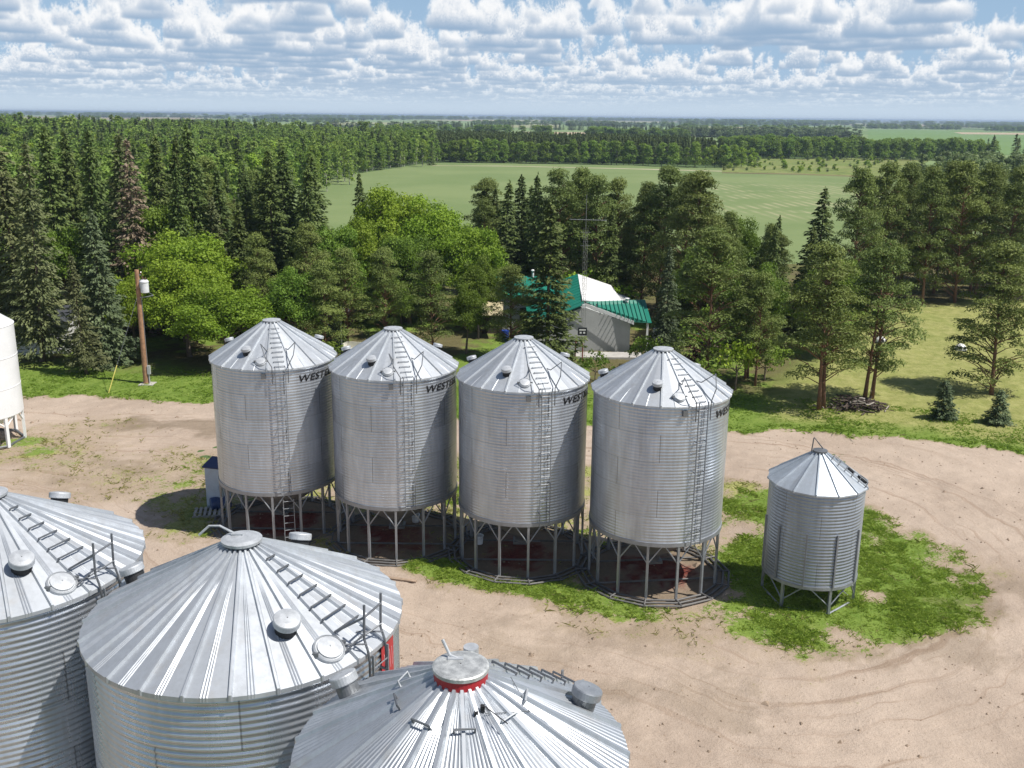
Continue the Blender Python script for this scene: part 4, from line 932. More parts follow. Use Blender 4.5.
# --- shrubs
for kind,px,py,Y,hh,w,l in (('shrub',738,352,61,3.6,.75,'bright green shrub under the orange-trunked pine, right of the nearest hopper bin'),
    ('red',690,352,64.5,2.3,1.0,'purple-leaved shrub at the right end of the house'),('mshrub',648,352,66,2.4,1.0,'green shrub at the right corner of the house wall'),
    ('shrub',672,356,63,1.9,1.0,'yellow-green shrub in front of the purple-leaved one'),
    ('mshrub',595,372,62.5,2.2,.8,'shrub at the foot of the antenna tower'),('shrub',606,292,84,3.0,1.5,'yellow-green shrub behind the house, right of the white roof'),
    ('shrub',578,262,87,4.,1.,'bright shrub between pines behind the antenna tower'),
    ('mshrub',487,372,64,1.2,1.,'low dark shrub on the grass left of the third hopper bin'),('mshrub',700,385,60,2.3,1.2,'dark shrub behind the nearest hopper bin'),('mshrub',765,372,63.5,2.6,1.1,'dark shrub under the pine leaning over the lawn'),
    ('mshrub',720,345,68,3.4,1.3,'tall dark shrub behind the orange-trunked pine'),('mshrub',328,352,66,1.8,1.1,'low shrub behind the first hopper bin'),('mshrub',275,350,70,2.4,1.2,'dark shrub between the leafy trees and the first bin')):
    p=G(px,py); q=atY(px,py,Y); plant(kind,q[0],Y,hh,w,l)
# --- filler trees that make the woods dense
ff=random.Random(11); nfill=0
HOUSE_ZONES=[(-3.5,12,66,88)]
for k in range(150):
    x=ff.uniform(-62,-6); y=ff.uniform(76,128)
    if abs(x)/y>.62 or x>-.19*y-1 or (y>100 and x>-24) : continue
    kd=ff.choice(['spruce','spruce','slim','grey','mid','bpine']); hmax=16.6-(30+ff.uniform(8,50))*y/1000
    plant(kd,x,y,min(hmax,ff.uniform(8,13.5)) if kd!='mid' else ff.uniform(7,9),ff.uniform(.75,1.),'green tree within the dense wood behind the front rows','inner trees of the left wood'); nfill+=1
for k in range(26):
    x=ff.uniform(14,38); y=ff.uniform(68,90)
    if x>24 and y<92: continue
    plant(ff.choice(['spruce','bpine','mid']),x,y,ff.uniform(6,9.5),ff.uniform(.7,.95),'shaded tree in the thicket between the house and the lawn','thicket trees right of the house')
for k in range(16):
    x=ff.uniform(-22,-6); y=ff.uniform(74,92)
    plant('mid',x,y,ff.uniform(4,6),ff.uniform(.8,1.),'shaded tree under the big bright clump','understorey of the middle clump')
for k in range(14):
    x=ff.uniform(-3,14); y=ff.uniform(90,101)
    plant(ff.choice(['spruce','bpine','slim']),x,y,ff.uniform(7.5,10.5),ff.uniform(.8,1.),'tree in the second row behind the house','second row behind the house')
# --- distant woods: a counted front and the rest as masses
def far_items(kind,h,r,mats,seeds,**kw):
    out=[]
    for s in seeds:
        rg=np.random.default_rng(s)
        if kind=='cone': me=spruce(h,r,s,mats[0],.62,.75,.04,.2,.2,.62)
        else:
            cl=[]
            for i in range(22):
                f=rg.uniform(.12,1); w=r*math.sin(PI*min(1,(f*.78+.16)))**.7; a=rg.uniform(0,2*PI); q=rg.uniform(.2,.85)
                cl.append((np.array([math.cos(a)*w*q,math.sin(a)*w*q,h*f*.95]),(r*.42,r*.42,r*.36)))
            me=clump_crown(cl,46,.62,s,mats[0],.5,.6)
        nv=len(me.vertices); V=np.empty(nv*3,np.float32); me.vertices.foreach_get('co',V); tn=np.empty(nv//4,np.float32); me.attributes['tone'].data.foreach_get('value',tn)
        tk=MB().tube([(0,0,-.3),(0,0,h*.8)],[.14,.05],4,False); V2=np.array(tk.v); FQ=np.concatenate([np.arange(nv).reshape(-1,4),np.array([f for f in tk.f])+nv])
        bpy.data.meshes.remove(me)
        out.append(npmesh(kind+'_tree',np.concatenate([V.reshape(-1,3),V2]),FQ,[mats[0],mats[1]],{'tone':('FACE',np.concatenate([tn,np.full(len(tk.f),.5)]))},mi=np.concatenate([np.zeros(nv//4,int),np.ones(len(tk.f),int)])))
    return out
FK={'asp':(far_items('round',10,1.7,(L_ASP,BARKW),(51,52,53)),10.,'plantation_tree'),'rnd':(far_items('round',8,2.9,(L_MID,BARK),(54,55)),8.,'leafy_tree'),
    'con':(far_items('cone',10,1.9,(L_SPR,BARK),(56,57)),10.,'conifer'),'lt':(far_items('round',8,2.6,(L_DEC,BARK),(58,)),8.,'leafy_tree'),
    'gry':(far_items('round',9,2.8,(leaf_mat('willow_leaves',(.09,.135,.048),(.185,.235,.095),.2),BARK),(59,60)),9.,'leafy_tree')}
SRC={}
def far_tree(k,x,y,h,w,label,group):
    ms,ph,name=FK[k]; i=rt.randrange(len(ms)); o=obj(name,ms[i]); o.location=(float(x),float(y),-.05); s=h/ph; o.scale=(s*w,s*w,s); o.rotation_euler=(0,0,rt.uniform(0,6.28)); tag(o,label,'tree',group); SRC.setdefault((k,i),o); return o
def mass(name,k,pts,label):           # geometry nodes: copies of the counted trees' meshes
    ms,ph,_=FK[k]
    groups={}
    for p in pts: groups.setdefault(rt.randrange(len(ms)),[]).append(p)
    me=bpy.data.meshes.new(name); allp=[(p[0],p[1],p[2],p[3],i) for i,g in groups.items() for p in g]
    me.vertices.add(len(allp)); me.vertices.foreach_set('co',np.array([(a[0],a[1],-.05) for a in allp],np.float32).ravel())
    for nm,col in (('sxy',[a[3]*a[2]/ph for a in allp]),('sz',[a[2]/ph for a in allp]),('rot',[rt.uniform(0,6.28) for a in allp]),('pick',[float(a[4]) for a in allp])):
        me.attributes.new(nm,'FLOAT','POINT').data.foreach_set('value',np.array(col,np.float32))
    o=obj(name,me); tag(o,label,'woods',None,'stuff')
    ng=bpy.data.node_groups.new(name,'GeometryNodeTree'); ng.interface.new_socket('Geometry',in_out='INPUT',socket_type='NodeSocketGeometry'); ng.interface.new_socket('Geometry',in_out='OUTPUT',socket_type='NodeSocketGeometry')
    gi=ng.nodes.new('NodeGroupInput'); go=ng.nodes.new('NodeGroupOutput'); jn=ng.nodes.new('GeometryNodeJoinGeometry')
    def at(n): a=ng.nodes.new('GeometryNodeInputNamedAttribute'); a.data_type='FLOAT'; a.inputs[0].default_value=n; return a.outputs[0]
    cs=ng.nodes.new('ShaderNodeCombineXYZ'); sx=at('sxy'); ng.links.new(sx,cs.inputs[0]); ng.links.new(sx,cs.inputs[1]); ng.links.new(at('sz'),cs.inputs[2])
    cr=ng.nodes.new('ShaderNodeCombineXYZ'); ng.links.new(at('rot'),cr.inputs[2])
    for i in groups:
        if (k,i) not in SRC: continue
        oi=ng.nodes.new('GeometryNodeObjectInfo'); oi.transform_space='ORIGINAL'; oi.inputs['Object'].default_value=SRC[(k,i)]
        ip=ng.nodes.new('GeometryNodeInstanceOnPoints'); cmpn=ng.nodes.new('FunctionNodeCompare'); cmpn.data_type='FLOAT'; cmpn.operation='EQUAL'; ng.links.new(at('pick'),cmpn.inputs[0]); cmpn.inputs[1].default_value=float(i); cmpn.inputs['Epsilon'].default_value=.1
        ng.links.new(gi.outputs[0],ip.inputs['Points']); ng.links.new(cmpn.outputs[0],ip.inputs['Selection']); ng.links.new(oi.outputs['Geometry'],ip.inputs['Instance']); ng.links.new(cr.outputs[0],ip.inputs['Rotation']); ng.links.new(cs.outputs[0],ip.inputs['Scale']); ng.links.new(ip.outputs[0],jn.inputs[0])
    ng.links.new(jn.outputs[0],go.inputs[0]); md=o.modifiers.new('copies','NODES'); md.node_group=ng; return o
fr=np.random.default_rng(99)
def in_poly(poly,n,seed):
    poly=np.array(poly,float)[:,:2]; a=poly.min(0); b=poly.max(0); r2=np.random.default_rng(seed); p=r2.uniform(a,b,(n,2)); return p[sdf(p[:,0],p[:,1],poly)>0]
# plantation filling the left distance
PL=[(-70,128),(-50,128),(-46,170),(-47,250),(-46,300),(-29,372),(-40,520),(-330,560),(-330,330),(-150,128)]
p=in_poly(PL,15000,1); d=sdf(p[:,0],p[:,1],np.array(PL)); keep=(np.abs(p[:,0])/p[:,1]<.60); p=p[keep]; p=p[np.argsort(p[:,1])]
def pl_h(x,y): return 8.6+1.0*float(fbm(x,y,60,3))+3.6*float(sstep(-60,-170,np.array(x)))*float(sstep(230,420,np.array(y)))
hs=[max(5,pl_h(a,b)*fr.uniform(.85,1.12)) for a,b in p]
for (a,b),h in list(zip(p,hs))[:150]: far_tree('asp',a,b,h,fr.uniform(.8,1.1),'pale green plantation tree in the front rows of the far-left wood','front trees of the plantation')
rest=list(zip(p,hs))[150:]; mixs={'asp':[],'con':[],'lt':[],'rnd':[]}
for (a,b),h in rest:
    q=fr.random()+.10*float(fbm(a,b,45,6)); k='con' if q<.06 else 'lt' if q<.18 else 'rnd' if q<.24 else 'asp'
    mixs[k].append((a,b,h*{'con':1.12,'lt':.9,'rnd':.95,'asp':fr.uniform(.8,1.12)}[k],fr.uniform(.75,1.2)*{'lt':.7,'rnd':.65}.get(k,1.)))
# dark spruces mixed at the plantation's edge along the field
pe=[(-46+fr.normal(0,3)+6*(t*0),180+t*190) for t in np.linspace(0,1,34)]
for a,b in pe: far_tree('con' if fr.random()<.3 else 'asp',a+16*max(0,(b-300)/70.),b,fr.uniform(6.5,9.5),fr.uniform(.9,1.3),'tree on the plantation edge facing the green field','trees on the plantation edge')
# round-headed belt along the far side of the field
for t in np.linspace(0,1,46):
    x=-28+t*104+fr.normal(0,.6); y=378-24*t**2+fr.normal(0,2); far_tree('rnd',x,y,fr.uniform(6.2,8.4),fr.uniform(.8,1.05),'round-headed tree in the belt along the far side of the green field','belt beyond the field')
for t in np.linspace(0,1,6): far_tree('lt',72+t*10,372-14*t+fr.normal(0,2),fr.uniform(6,7.5),.9,'light green tree at the right end of the field belt','light trees ending the field belt')
pc=in_poly([(-34,386),(80,376),(76,470),(-30,560),(-46,520)],2600,3); mass_c=[(a,b,fr.uniform(8.2,9.6),fr.uniform(.9,1.2)) for a,b in pc]
for a,b,h,w in sorted(mass_c,key=lambda q:q[1])[:10]: far_tree('con',a,b,h,w,'dark conifer just behind the field belt','conifers behind the field belt')
mass('conifer_wood','con',mass_c[10:],'dark even conifer wood beyond the field belt')
# right-hand belts
B2=in_poly([(100,440),(205,430),(215,470),(100,520)],420,4)
for q,(a,b) in enumerate(B2[:26]): far_tree('rnd' if q%3 else 'con',a,b,fr.uniform(7,9.5),1.,'tree in the tall belt behind the scrub strip','belt behind the scrub strip')
mass('belt_wood','rnd',[(a,b,fr.uniform(6.5,8.6),1.) for a,b in B2[26:]],'dense leafy belt behind the scrub strip')
B3=in_poly([(84,190),(128,195),(165,270),(150,300),(112,285)],330,5)
for q,(a,b) in enumerate(B3[:60]): far_tree('gry' if q%4 else 'con',a,b,fr.uniform(6.5,9.3),1.,'grey-green tree in the wood at the right edge beyond the pine grove','wood beyond the pine grove')
mass('willow_wood','gry',[(a,b,fr.uniform(6,9),1.) for a,b in B3[60:]],'grey-green wood at the right edge')
for t in np.linspace(0,1,11): far_tree('con',174+t*26+fr.normal(0,.8),368+fr.normal(0,5),fr.uniform(10,12.6),1.15,'tall narrow spruce in the dark row near the right edge','spruce row at the right edge')
B4=in_poly([G(724,171),G(880,174),G(900,160),G(724,160)],420,6)
for a,b in B4[:90]: far_tree('lt' if fr.random()<.7 else 'gry',a,b,fr.uniform(1.0,2.3),1.7,'low bush on the rough scrub strip','bushes on the scrub strip')
for k,nm in (('asp','plantation_wood'),('con','plantation_conifers'),('lt','plantation_light_trees'),('rnd','plantation_dark_trees')): mass(nm,k,mixs[k],{'asp':'pale green plantation covering the left distance','con':'pointed conifers rising here and there from the left plantation','lt':'light leafy trees mixed into the left plantation','rnd':'darker leafy trees mixed into the left plantation'}[k])
# woods dotted over the plain out to the horizon
def bluffs(name,k,n,seed,y0,y1,label,hmin=6,hmax=9.5,cl=(14,60),spread=1.):
    r2=np.random.default_rng(seed); out=[]
    for i in range(n):
        y=y0*(y1/y0)**r2.random(); x=r2.uniform(-.62,.62)*y; m=int(r2.uniform(*cl)); L=r2.uniform(.02,.07)*y*spread; Wd=r2.uniform(8,40)*(y/900)**.5
        if x>.30*y and y<1700: continue
        q=r2.uniform(-1,1,(m,2)); 
        for a,b in q: out.append((x+a*L,y+b*Wd,r2.uniform(hmin,hmax)*(1+.12*(y>2500)),r2.uniform(1.2,1.8)*(1+y/5000)))
    mass(name,k,out,label)
bluffs('aspen_bluffs','rnd',30,7,640,3200,'scattered aspen bluffs across the middle distance')
bluffs('grey_bluffs','gry',24,8,800,4000,'paler willow bluffs across the middle distance')
bluffs('conifer_bluffs','con',16,9,700,2500,'dark conifer groups across the middle distance')
bluffs('horizon_woods','rnd',95,10,3000,12000,'woods on the plain near the horizon',8,13,(16,40),1.0)
# ------------------------------------------------------------------ buildings, pole, tower and small things
def metal_roof(name,col,rough=.4):
    m,nt,b=newmat(name); tc=nt.nodes.new('ShaderNodeTexCoord').outputs['Object']; n=noise(nt,tc,1.2,4)
    nt.links.new(mixc(nt,ramp(nt,n,.3,.7),tuple(c*.88 for c in col),col),b.inputs['Base Color']); b.inputs['Roughness'].default_value=rough; MATS[name]=m; return m
GREEN=metal_roof('green_sheet_metal',(.012,.19,.13)); WROOF=metal_roof('white_sheet_metal',(.78,.78,.77),.45)
STUC=plain('grey_stucco',(.42,.43,.42),.9,0,.08,2.); WTRIM=plain('white_trim',(.78,.78,.76),.5,0,.04); CONC=plain('pale_concrete',(.42,.40,.37),.9,0,.15,2.)
def sheet_roof(parent,name,quad,mat,th=.06,ribs=10,hip=0):
    """quad a,b (ridge) c,d (eave); raised ribs run ridge to eave"""
    q=[Vector([float(v) for v in p]) for p in quad]; m=MB().slab(q,th); n=(q[1]-q[0]).cross(q[2]-q[0]).normalized()
    if n.z<0: n=-n; m=MB().slab(q[::-1],th)
    for i in range(1,ribs):
        t=i/ribs; a=q[0].lerp(q[1],t); b=q[3].lerp(q[2],t)
        if hip: b=a+(q[2]-q[1])*min(1,t/hip)*.93
        m.tube([a+n*.012,b+n*.012],.028,4)
    return m.build(name,mat,parent)
hs_=empty('house',(5.2,71.5,0),0,'low grey house with a green and white metal roof behind the third hopper bin','house')
O=Vector((5.2,71.5,0)); L_=lambda *p: Vector(p)-O
w=MB(); P=[(1.7,2.0),(5.15,3.30),(8.55,2.12),(8.55,0),(1.7,0)]
y0=71.3; a=[L_(x,y0,z) for x,z in P]; b=[L_(x+1.2,82,z) for x,z in P]; n=len(P)
w.add(a+b,[tuple(range(n))[::-1],tuple(range(n,2*n))]+[(i,(i+1)%n,n+(i+1)%n,n+i) for i in range(n)]); w.build('wall',STUC,hs_)
sheet_roof(hs_,'front_roof',[L_(5.25,71.75,3.62),L_(9.75,72.9,3.62),L_(10.0,70.6,2.34),L_(8.55,70.95,2.34)],GREEN,.06,15,.68)
MB().slab([L_(5.15,70.98,3.44),L_(8.75,70.80,2.14),L_(8.75,70.80,2.42),L_(5.15,70.98,3.66)],.05).build('fascia',WTRIM,hs_)
sheet_roof(hs_,'white_roof',[L_(5.05,71.9,3.72),L_(5.35,82.2,4.05),L_(8.35,84.6,2.75),L_(8.55,76.0,2.75)],WROOF,.06,4)
sheet_roof(hs_,'left_roof',[L_(5.15,70.95,3.60),L_(5.3,82.2,4.05),L_(.9,82.0,2.35),L_(1.2,70.95,1.95)],GREEN,.06,12)
MB().lathe([(.12,-.1),(.12,.12),(.18,.13),(.18,.18),(.01,.22)],16,L_(8.35,72.35,3.62)).build('roof_vent',WTRIM,hs_)
MB().lathe([(.04,-.05),(.04,.22)],10,L_(6.05,71.45,3.30),capt=True).build('vent_pipe',S_DK,hs_)
MB().box(L_(9.75,70.95,1.15),(.14,.14,2.3)).build('porch_post',WTRIM,hs_)
tag(MB().box((5.6,69.7,.06),(7.4,1.7,.24)).build('patio_slab',CONC),'pale concrete slab at the foot of the house wall','slab')
wing=empty('green_roofed_building',(.8,79.5,0),0,'grey building with green metal roof half hidden behind the small orange-trunked pine','building')
O=Vector((.8,79.5,0)); w=MB().box(L_(.85,80.4,1.35),(3.6,4.2,2.7)); w.build('wall',STUC,wing)
sheet_roof(wing,'roof',[L_(-1.5,80.6,4.05),L_(3.6,80.6,4.05),L_(3.6,77.9,2.75),L_(-1.5,77.9,2.75)],GREEN,.06,12)
sheet_roof(wing,'far_roof',[L_(3.6,80.65,4.05),L_(-1.5,80.65,4.05),L_(-1.5,83.2,2.75),L_(3.6,83.2,2.75)],GREEN,.06,12)
MB().box(L_(1.0,78.27,1.4),(.9,.06,1.0)).build('window',plain('dark_glass',(.03,.04,.05),.1),wing)
MB().lathe([(.09,-.3),(.09,.45),(.16,.46),(.16,.52),(.01,.6)],14,L_(1.6,80.5,4.05)).build('roof_vent',WTRIM,wing)
sh=empty('open_shed',(-1.6,76,0),0,'low open shed with a tan roof left of the green-roofed building','shed'); O=Vector((-1.6,76,0))
sheet_roof(sh,'roof',[L_(-2.3,77.2,2.55),L_(-.75,77.2,2.55),L_(-.75,74.7,1.95),L_(-2.9,74.7,1.95)],plain('tan_shed_roof',(.42,.36,.22),.7,0,.15,1.5),.08,4)
m=MB()
for x,y,z in ((-2.6,74.9,1.95),(-.95,74.9,1.95),(-2.2,77,2.5),(-.95,77,2.5)): m.box(L_(x,y,z/2-.05),(.12,.12,z-.12))
m.box(L_(-1.6,77.05,1.2),(1.6,.06,2.3)).build('frame',plain('old_dark_boards',(.06,.05,.04),.9),sh)
tag(MB().lathe([(.28,0),(.29,.3),(.28,.32),(.29,.34),(.29,.6),(.28,.62),(.29,.64),(.28,.88),(.25,.88),(.25,.86),(.01,.86)],24,(-.55,74.4,0)).build('barrel',plain('blue_plastic',(.02,.06,.32),.4)),'blue barrel beside the open tan-roofed shed','barrel')
# white building glimpsed through the left spruces
wb=empty('white_shed',tuple(G(44,348)[:2]*np.array([1,1]))+(0,),R_(12),'white-sided shed glimpsed between the left spruces','shed')
MB().box((0,0,1.2),(4.4,4,2.4)).build('wall',WTRIM,wb)
m=MB(); m.slab([(-2.5,-2.3,2.3),(2.5,-2.3,2.3),(2.5,0,3.1),(-2.5,0,3.1)],.1).slab([(2.5,2.3,2.3),(-2.5,2.3,2.3),(-2.5,0,3.1),(2.5,0,3.1)],.1); m.build('roof',plain('dark_shingle',(.05,.055,.065),.85,0,.2,4.),wb)
MB().box((-1.0,-2.02,1.4),(1.0,.06,.9)).build('window',MATS['dark_glass'],wb); MB().box((1.1,-2.02,1.02),(.9,.06,2.0)).build('door',plain('grey_door',(.35,.36,.38),.5),wb)
# little dark shed and a pale wheeled thing behind the first bin
ds=empty('dark_shed',(-12.9,71.5,0),R_(8),'small dark board shed behind the first hopper bin roof','shed')
m=MB().box((0,0,1.25),(1.7,1.6,2.5))
for k in range(7): m.box((-.78+k*.26,-.81,1.25),(.03,.03,2.5))
m.build('wall',plain('dark_green_boards',(.035,.055,.05),.85,0,.3,3.),ds); MB().box((.42,-.83,1.3),(.09,.05,2.2)).build('door_post',WTRIM,ds)
MB().slab([(-1.0,-1.05,2.5),(1.0,-1.05,2.5),(1.0,1.0,2.8),(-1.0,1.0,2.8)],.07).build('roof',plain('dark_roofing',(.07,.075,.07),.8),ds)
ct=empty('yard_cart',(-11.0,68.0,0),R_(-15),'pale yard cart with round wheels beside the dark board shed','cart')
MB().box((0,0,.72),(1.5,.8,.12)).box((0,.38,.98),(1.5,.05,.45)).box((-.72,0,.98),(.05,.8,.45)).box((.72,0,.98),(.05,.8,.45)).build('tray',plain('cream_paint',(.62,.60,.52),.6),ct)
for s in (-1,1):
    for q in (-.55,.55): MB().lathe([(.18,-.06),(.33,-.06),(.36,0),(.33,.06),(.18,.06),(.18,-.06)],20,(q,s*.48,.36),(0,1,0)).build('wheel',DARKHOLE,ct)
# ------------------------------------------------------------------ utility pole
up_=empty('utility_pole',(-23.1,61,0),0,'brown wooden utility pole with a white transformer on the left grass','utility pole')
POLE=plain('creosote_wood',(.36,.20,.115),.85,0,.3,5.,.01)
MB().tube([(0,0,-.2),(0,0,3.5),(0,0,7.25)],[.185,.165,.13],14).build('pole',POLE,up_)
tr_=MB().lathe([(.22,0),(.25,.03),(.25,.62),(.27,.64),(.27,.70),(.18,.80),(.01,.82)],24,(.42,-.05,5.85),capb=True).build('transformer',plain('pale_grey_enamel',(.66,.68,.70),.4),up_)
MB().lathe([(.03,0),(.06,.05),(.035,.09),(.06,.13),(.035,.17),(.05,.22),(.01,.24)],12,(.34,-.05,6.66)).lathe([(.03,0),(.06,.05),(.035,.09),(.06,.13),(.01,.2)],12,(.52,-.08,6.62)).build('bushing',plain('brown_porcelain',(.12,.06,.04),.2),tr_)
MB().box((.17,-.03,6.4),(.12,.1,.5)).tube([(.1,-.1,5.55),(.62,-.12,5.62),(.95,-.1,5.70)],.03,6).tube([(.45,-.1,6.0),(.95,-.1,5.70)],.012,5).box((.13,0,6.95),(.22,.08,.06)).build('bracket',S_TR,up_)
MB().lathe([(.03,0),(.05,.04),(.03,.08),(.05,.12),(.01,.17)],10,(.24,0,6.98)).build('insulator',MATS['brown_porcelain'],up_)
MB().box((.26,-.10,.95),(.18,.14,.55)).box((.25,-.10,.45),(.06,.05,.9)).build('meter_box',plain('grey_box',(.45,.46,.47),.5),up_)
MB().tube([(.19,-.06,.0),(.17,-.05,5.5)],.02,5).build('conduit',S_TR,up_)
ga=Vector((-1.45,-2.5,0)); gb=Vector((-.08,-.12,5.55)); MB().tube([gb,ga],.013,6).build('guy_wire',S_DK,up_)
g2=ga.lerp(gb,.30); MB().tube([ga.lerp(gb,.01),g2],.028,8).build('guy_guard',plain('yellow_plastic',(.62,.55,.14),.5),up_)
MB().box((.1,-.1,.02),(.9,.8,.1)).build('base_pad',CONC,up_)
# ------------------------------------------------------------------ antenna tower
at_=empty('antenna_tower',(4.85,67.6,0),0,'slim lattice antenna tower in front of the house gable','antenna tower')
m=MB(); hh=9.4; lp=[(.16*math.cos(a),.16*math.sin(a)) for a in (R_(90),R_(210),R_(330))]
for x,y in lp: m.tube([(x,y,-.1),(x,y,hh)],.011,5)
z=.2; k=0
while z<hh-.3:
    for i in range(3):
        a=lp[i]; b=lp[(i+1)%3]; m.tube([(a[0],a[1],z),(b[0],b[1],z+.33)],.006,4); m.tube([(a[0],a[1],z),(b[0],b[1],z)],.006,4)
    z+=.36
m.build('lattice_mast',plain('pale_tower_steel',(.22,.22,.21),.6,.2),at_)
m=MB().tube([(0,0,hh-.4),(0,0,11.6)],.018,6); m.build('top_mast',MATS['pale_tower_steel'],at_)
m=MB().tube([(-1.1,0,9.95),(1.4,0,9.90)],.02,6)
for i in range(9): q=-1.0+i*.28; m.tube([(q,-.32+.01*i,9.95),(q,.32-.01*i,9.95)],.010,4)
for zz in (9.1,8.2): m.tube([(-.35,0,zz),(.35,0,zz)],.014,5)
m.build('aerial',S_DK,at_)
m=MB().box((-.05,-.24,2.35),(.62,.10,.52)); sg=m.build('equipment_box',plain('black_box',(.02,.022,.024),.5),at_)
MB().box((-.05,-.30,2.46),(.46,.015,.09)).box((-.17,-.30,2.26),(.14,.015,.12)).box((.07,-.30,2.26),(.14,.015,.12)).build('box_mark',WTRIM,sg)
MB().box((.0,-.22,4.1),(.22,.12,.26)).build('junction_box',MATS['pale_grey_enamel'],at_)
MB().tube([(-.5,.1,0),(-.46,.1,1.6)],.05,6).tube([(.0,-.2,0),(.0,-.2,1.5)],.05,6).build('red_post',plain('faded_red_post',(.28,.09,.07),.7),at_)
# ------------------------------------------------------------------ pale blue cabinet, pallet and barrel by the first bin
cab=empty('steel_cabinet',tuple(G(219.5,506)[:2])+(0,),R_(-14),'pale blue upright cabinet with a dark lid behind the first hopper bin','cabinet')
BLUEP=plain('pale_blue_paint',(.42,.50,.58),.5,.1,.1)
MB().box((0,0,.98),(.78,.7,1.9)).build('body',BLUEP,cab); MB().box((0,-.36,1.0),(.66,.03,1.7)).box((.24,-.385,1.0),(.03,.03,.2)).build('door',BLUEP,cab)
MB().slab([(-.46,-.44,1.93),(.46,-.44,1.93),(.46,.44,2.12),(-.46,.44,2.12)],.06).build('lid',plain('dark_blue_paint',(.03,.045,.12),.5),cab)
bl=empty('blue_drum',tuple(G(221,509)[:2])+(0,),0,'blue drum lying in the shade at the first bin leg','drum')
MB().lathe([(.01,-.42),(.27,-.42),(.29,-.38),(.29,-.14),(.305,-.12),(.29,-.10),(.29,.10),(.305,.12),(.29,.14),(.29,.38),(.27,.42),(.01,.42)],24,(0,0,.29),(1,.5,0)).build('body',plain('blue_drum_paint',(.03,.06,.16),.4),bl)
pa=empty('pallet',tuple(G(208,514)[:2])+(0,),R_(12),'weathered wooden pallet on the ground left of the first hopper bin','pallet'); m=MB()
for k in range(6): m.box((-.5+k*.2,0,.13),(.11,1.0,.025))
m.build('deck_boards',plain('grey_pallet_wood',(.36,.34,.30),.9,0,.2,4.),pa); m=MB()
for k in (-.45,0,.45): m.box((0,k,.06),(1.2,.09,.09))
m.build('bearer',MATS['grey_pallet_wood'],pa)
# items under the bins
for (x,y),l in (((-4.0,39.2),'white plastic pail under the far side of the second hopper bin'),((-1.25,37.1),'white plastic pail under the left side of the third hopper bin')):
    o=empty('pail',(x,y,.02),0,l,'pail'); MB().lathe([(.14,0),(.17,.36),(.185,.36),(.185,.33),(.16,.33),(.13,.02),(.01,.02)],20,capb=True).build('body',WHITEP,o); MB().tube([pol(.18,R_(90),.33),(.1,-.16,.26),(-.1,-.16,.26),pol(.18,R_(270),.33)],.006,5).build('handle',S_TR,o)
bd=tag(MB().box((-4.6,33.9,.05),(2.4,.16,.05),Matrix.Rotation(R_(-14),3,'Z')).build('plank',plain('weathered_plank',(.34,.25,.18),.9,0,.25,4.)),'loose weathered plank lying in front of the second hopper bin','plank')
# ------------------------------------------------------------------ brush pile and two small white things on the lawn
rb=random.Random(4); bp=empty('brush_pile',(20.35,57.0,0),0,'dark pile of cut branches between the double-trunked pines','brush pile'); m=MB(); m2=MB()

for k in range(150):
    x=rb.gauss(0,.95); y=rb.gauss(0,.5); z=max(.05,(.8-.3*abs(x))*rb.random()); a=rb.uniform(0,PI); t=rb.uniform(-.35,.35); l=rb.uniform(.3,1.0)
    d=Vector((math.cos(a)*math.cos(t),math.sin(a)*math.cos(t),math.sin(t)))*l; (m if k%4 or l>.8 else m2).tube([Vector((x,y,z))-d*.5,Vector((x,y,z+rb.gauss(0,.03))),Vector((x,y,z))+d*.5],rb.uniform(.02,.055),5)
m.build('branches',plain('dead_branch',(.07,.05,.04),.9,0,.3,4.),bp); m2.build('pale_sticks',plain('peeled_stick',(.34,.30,.26),.85),bp)
def dome(x,y,rz,l,s=1.):
    o=empty('garden_dome',(x,y,0),rz,l,'garden ornament'); v=MB(); 
    prof=[(.42*math.cos(t)*s,.06+.42*math.sin(t)*s) for t in np.linspace(0,PI/2-.02,7)]
    v.lathe([(.45*s,0),(.45*s,.06)]+prof,20,capt=True).build('shell',WTRIM,o)
    for a in (-.5,.35): MB().lathe([(.01,0),(.11*s,0),(.11*s,.05),(.01,.05)],14,pol(.40*s,a,.20*s),(math.sin(a),-math.cos(a),.35)).build('opening',DARKHOLE,o)
    MB().box((-.52*s,-.1,.06),(.2,.3,.1)).build('foot',DARKHOLE,o); return o
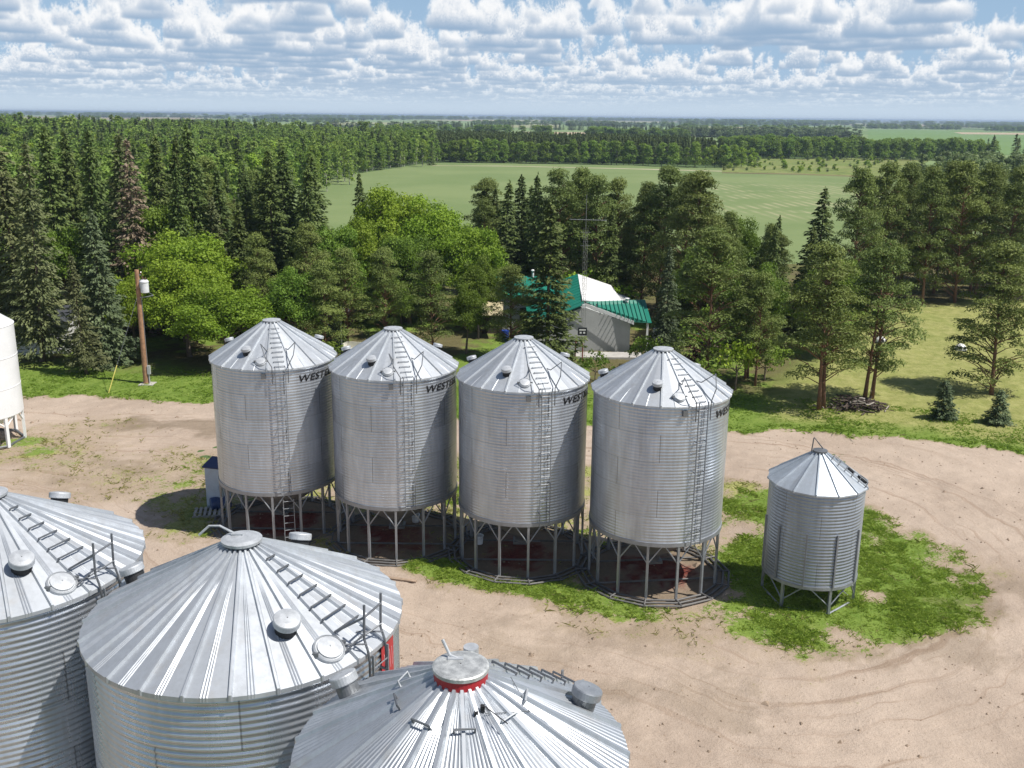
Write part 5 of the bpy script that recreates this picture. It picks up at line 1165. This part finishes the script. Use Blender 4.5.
dome(33.6,73.2,0,'white domed ornament on the open lawn'); dome(28.4,75.5,.6,'white domed ornament half hidden by the right pine of the brush pile')
def car(x,y,rz,l,paint):
    o=empty('parked_car',(x,y,0),rz,l,'car'); b=MB()
    sec=[(-2.2,.45,.70),(-2.15,.35,.95),(-1.4,.30,1.02),(-.9,.30,1.05),(.9,.30,1.0),(1.9,.32,.92),(2.2,.42,.66)]
    V=[];f=[]
    for x_,z0,z1 in sec:
        ww=.86 if abs(x_)<2 else .74
        V+=[(x_,-ww,z0),(x_,-ww,z1-.12),(x_,-ww*.92,z1),(x_,ww*.92,z1),(x_,ww,z1-.12),(x_,ww,z0)]
    for i in range(len(sec)-1):
        for j in range(6): f.append((i*6+j,i*6+(j+1)%6,(i+1)*6+(j+1)%6,(i+1)*6+j))
    f+=[tuple(range(6))[::-1],tuple((len(sec)-1)*6+j for j in range(6))]; b.add(V,f).build('body',paint,o)
    V=[(-1.7,-.78,1.0),(-1.2,-.62,1.45),(.2,-.62,1.45),(1.05,-.78,.99),(-1.7,.78,1.0),(-1.2,.62,1.45),(.2,.62,1.45),(1.05,.78,.99)]
    MB().add(V,[(0,1,2,3),(7,6,5,4),(0,4,5,1),(1,5,6,2),(2,6,7,3),(3,7,4,0)]).build('windows',MATS['dark_glass'],o)
    MB().add([(-1.18,-.60,1.455),(.18,-.60,1.455),(.18,.60,1.455),(-1.18,.60,1.455),(-1.1,-.5,1.49),(.1,-.5,1.49),(.1,.5,1.49),(-1.1,.5,1.49)],[(4,5,6,7),(0,1,5,4),(1,2,6,5),(2,3,7,6),(3,0,4,7),(3,2,1,0)]).build('roof',paint,o)
    for q in (-1.35,1.35):
        for s in (-1,1): MB().lathe([(.05,-.1),(.31,-.1),(.34,-.06),(.34,.06),(.31,.1),(.05,.1)],20,(q,s*.80,.34),(0,1,0),True,True).build('wheel',DARKHOLE,o)
    return o
car(12.9,74.6,R_(-8),'white car half hidden by trees right of the green house roof',plain('white_car_paint',(.78,.78,.78),.25,0,.03))
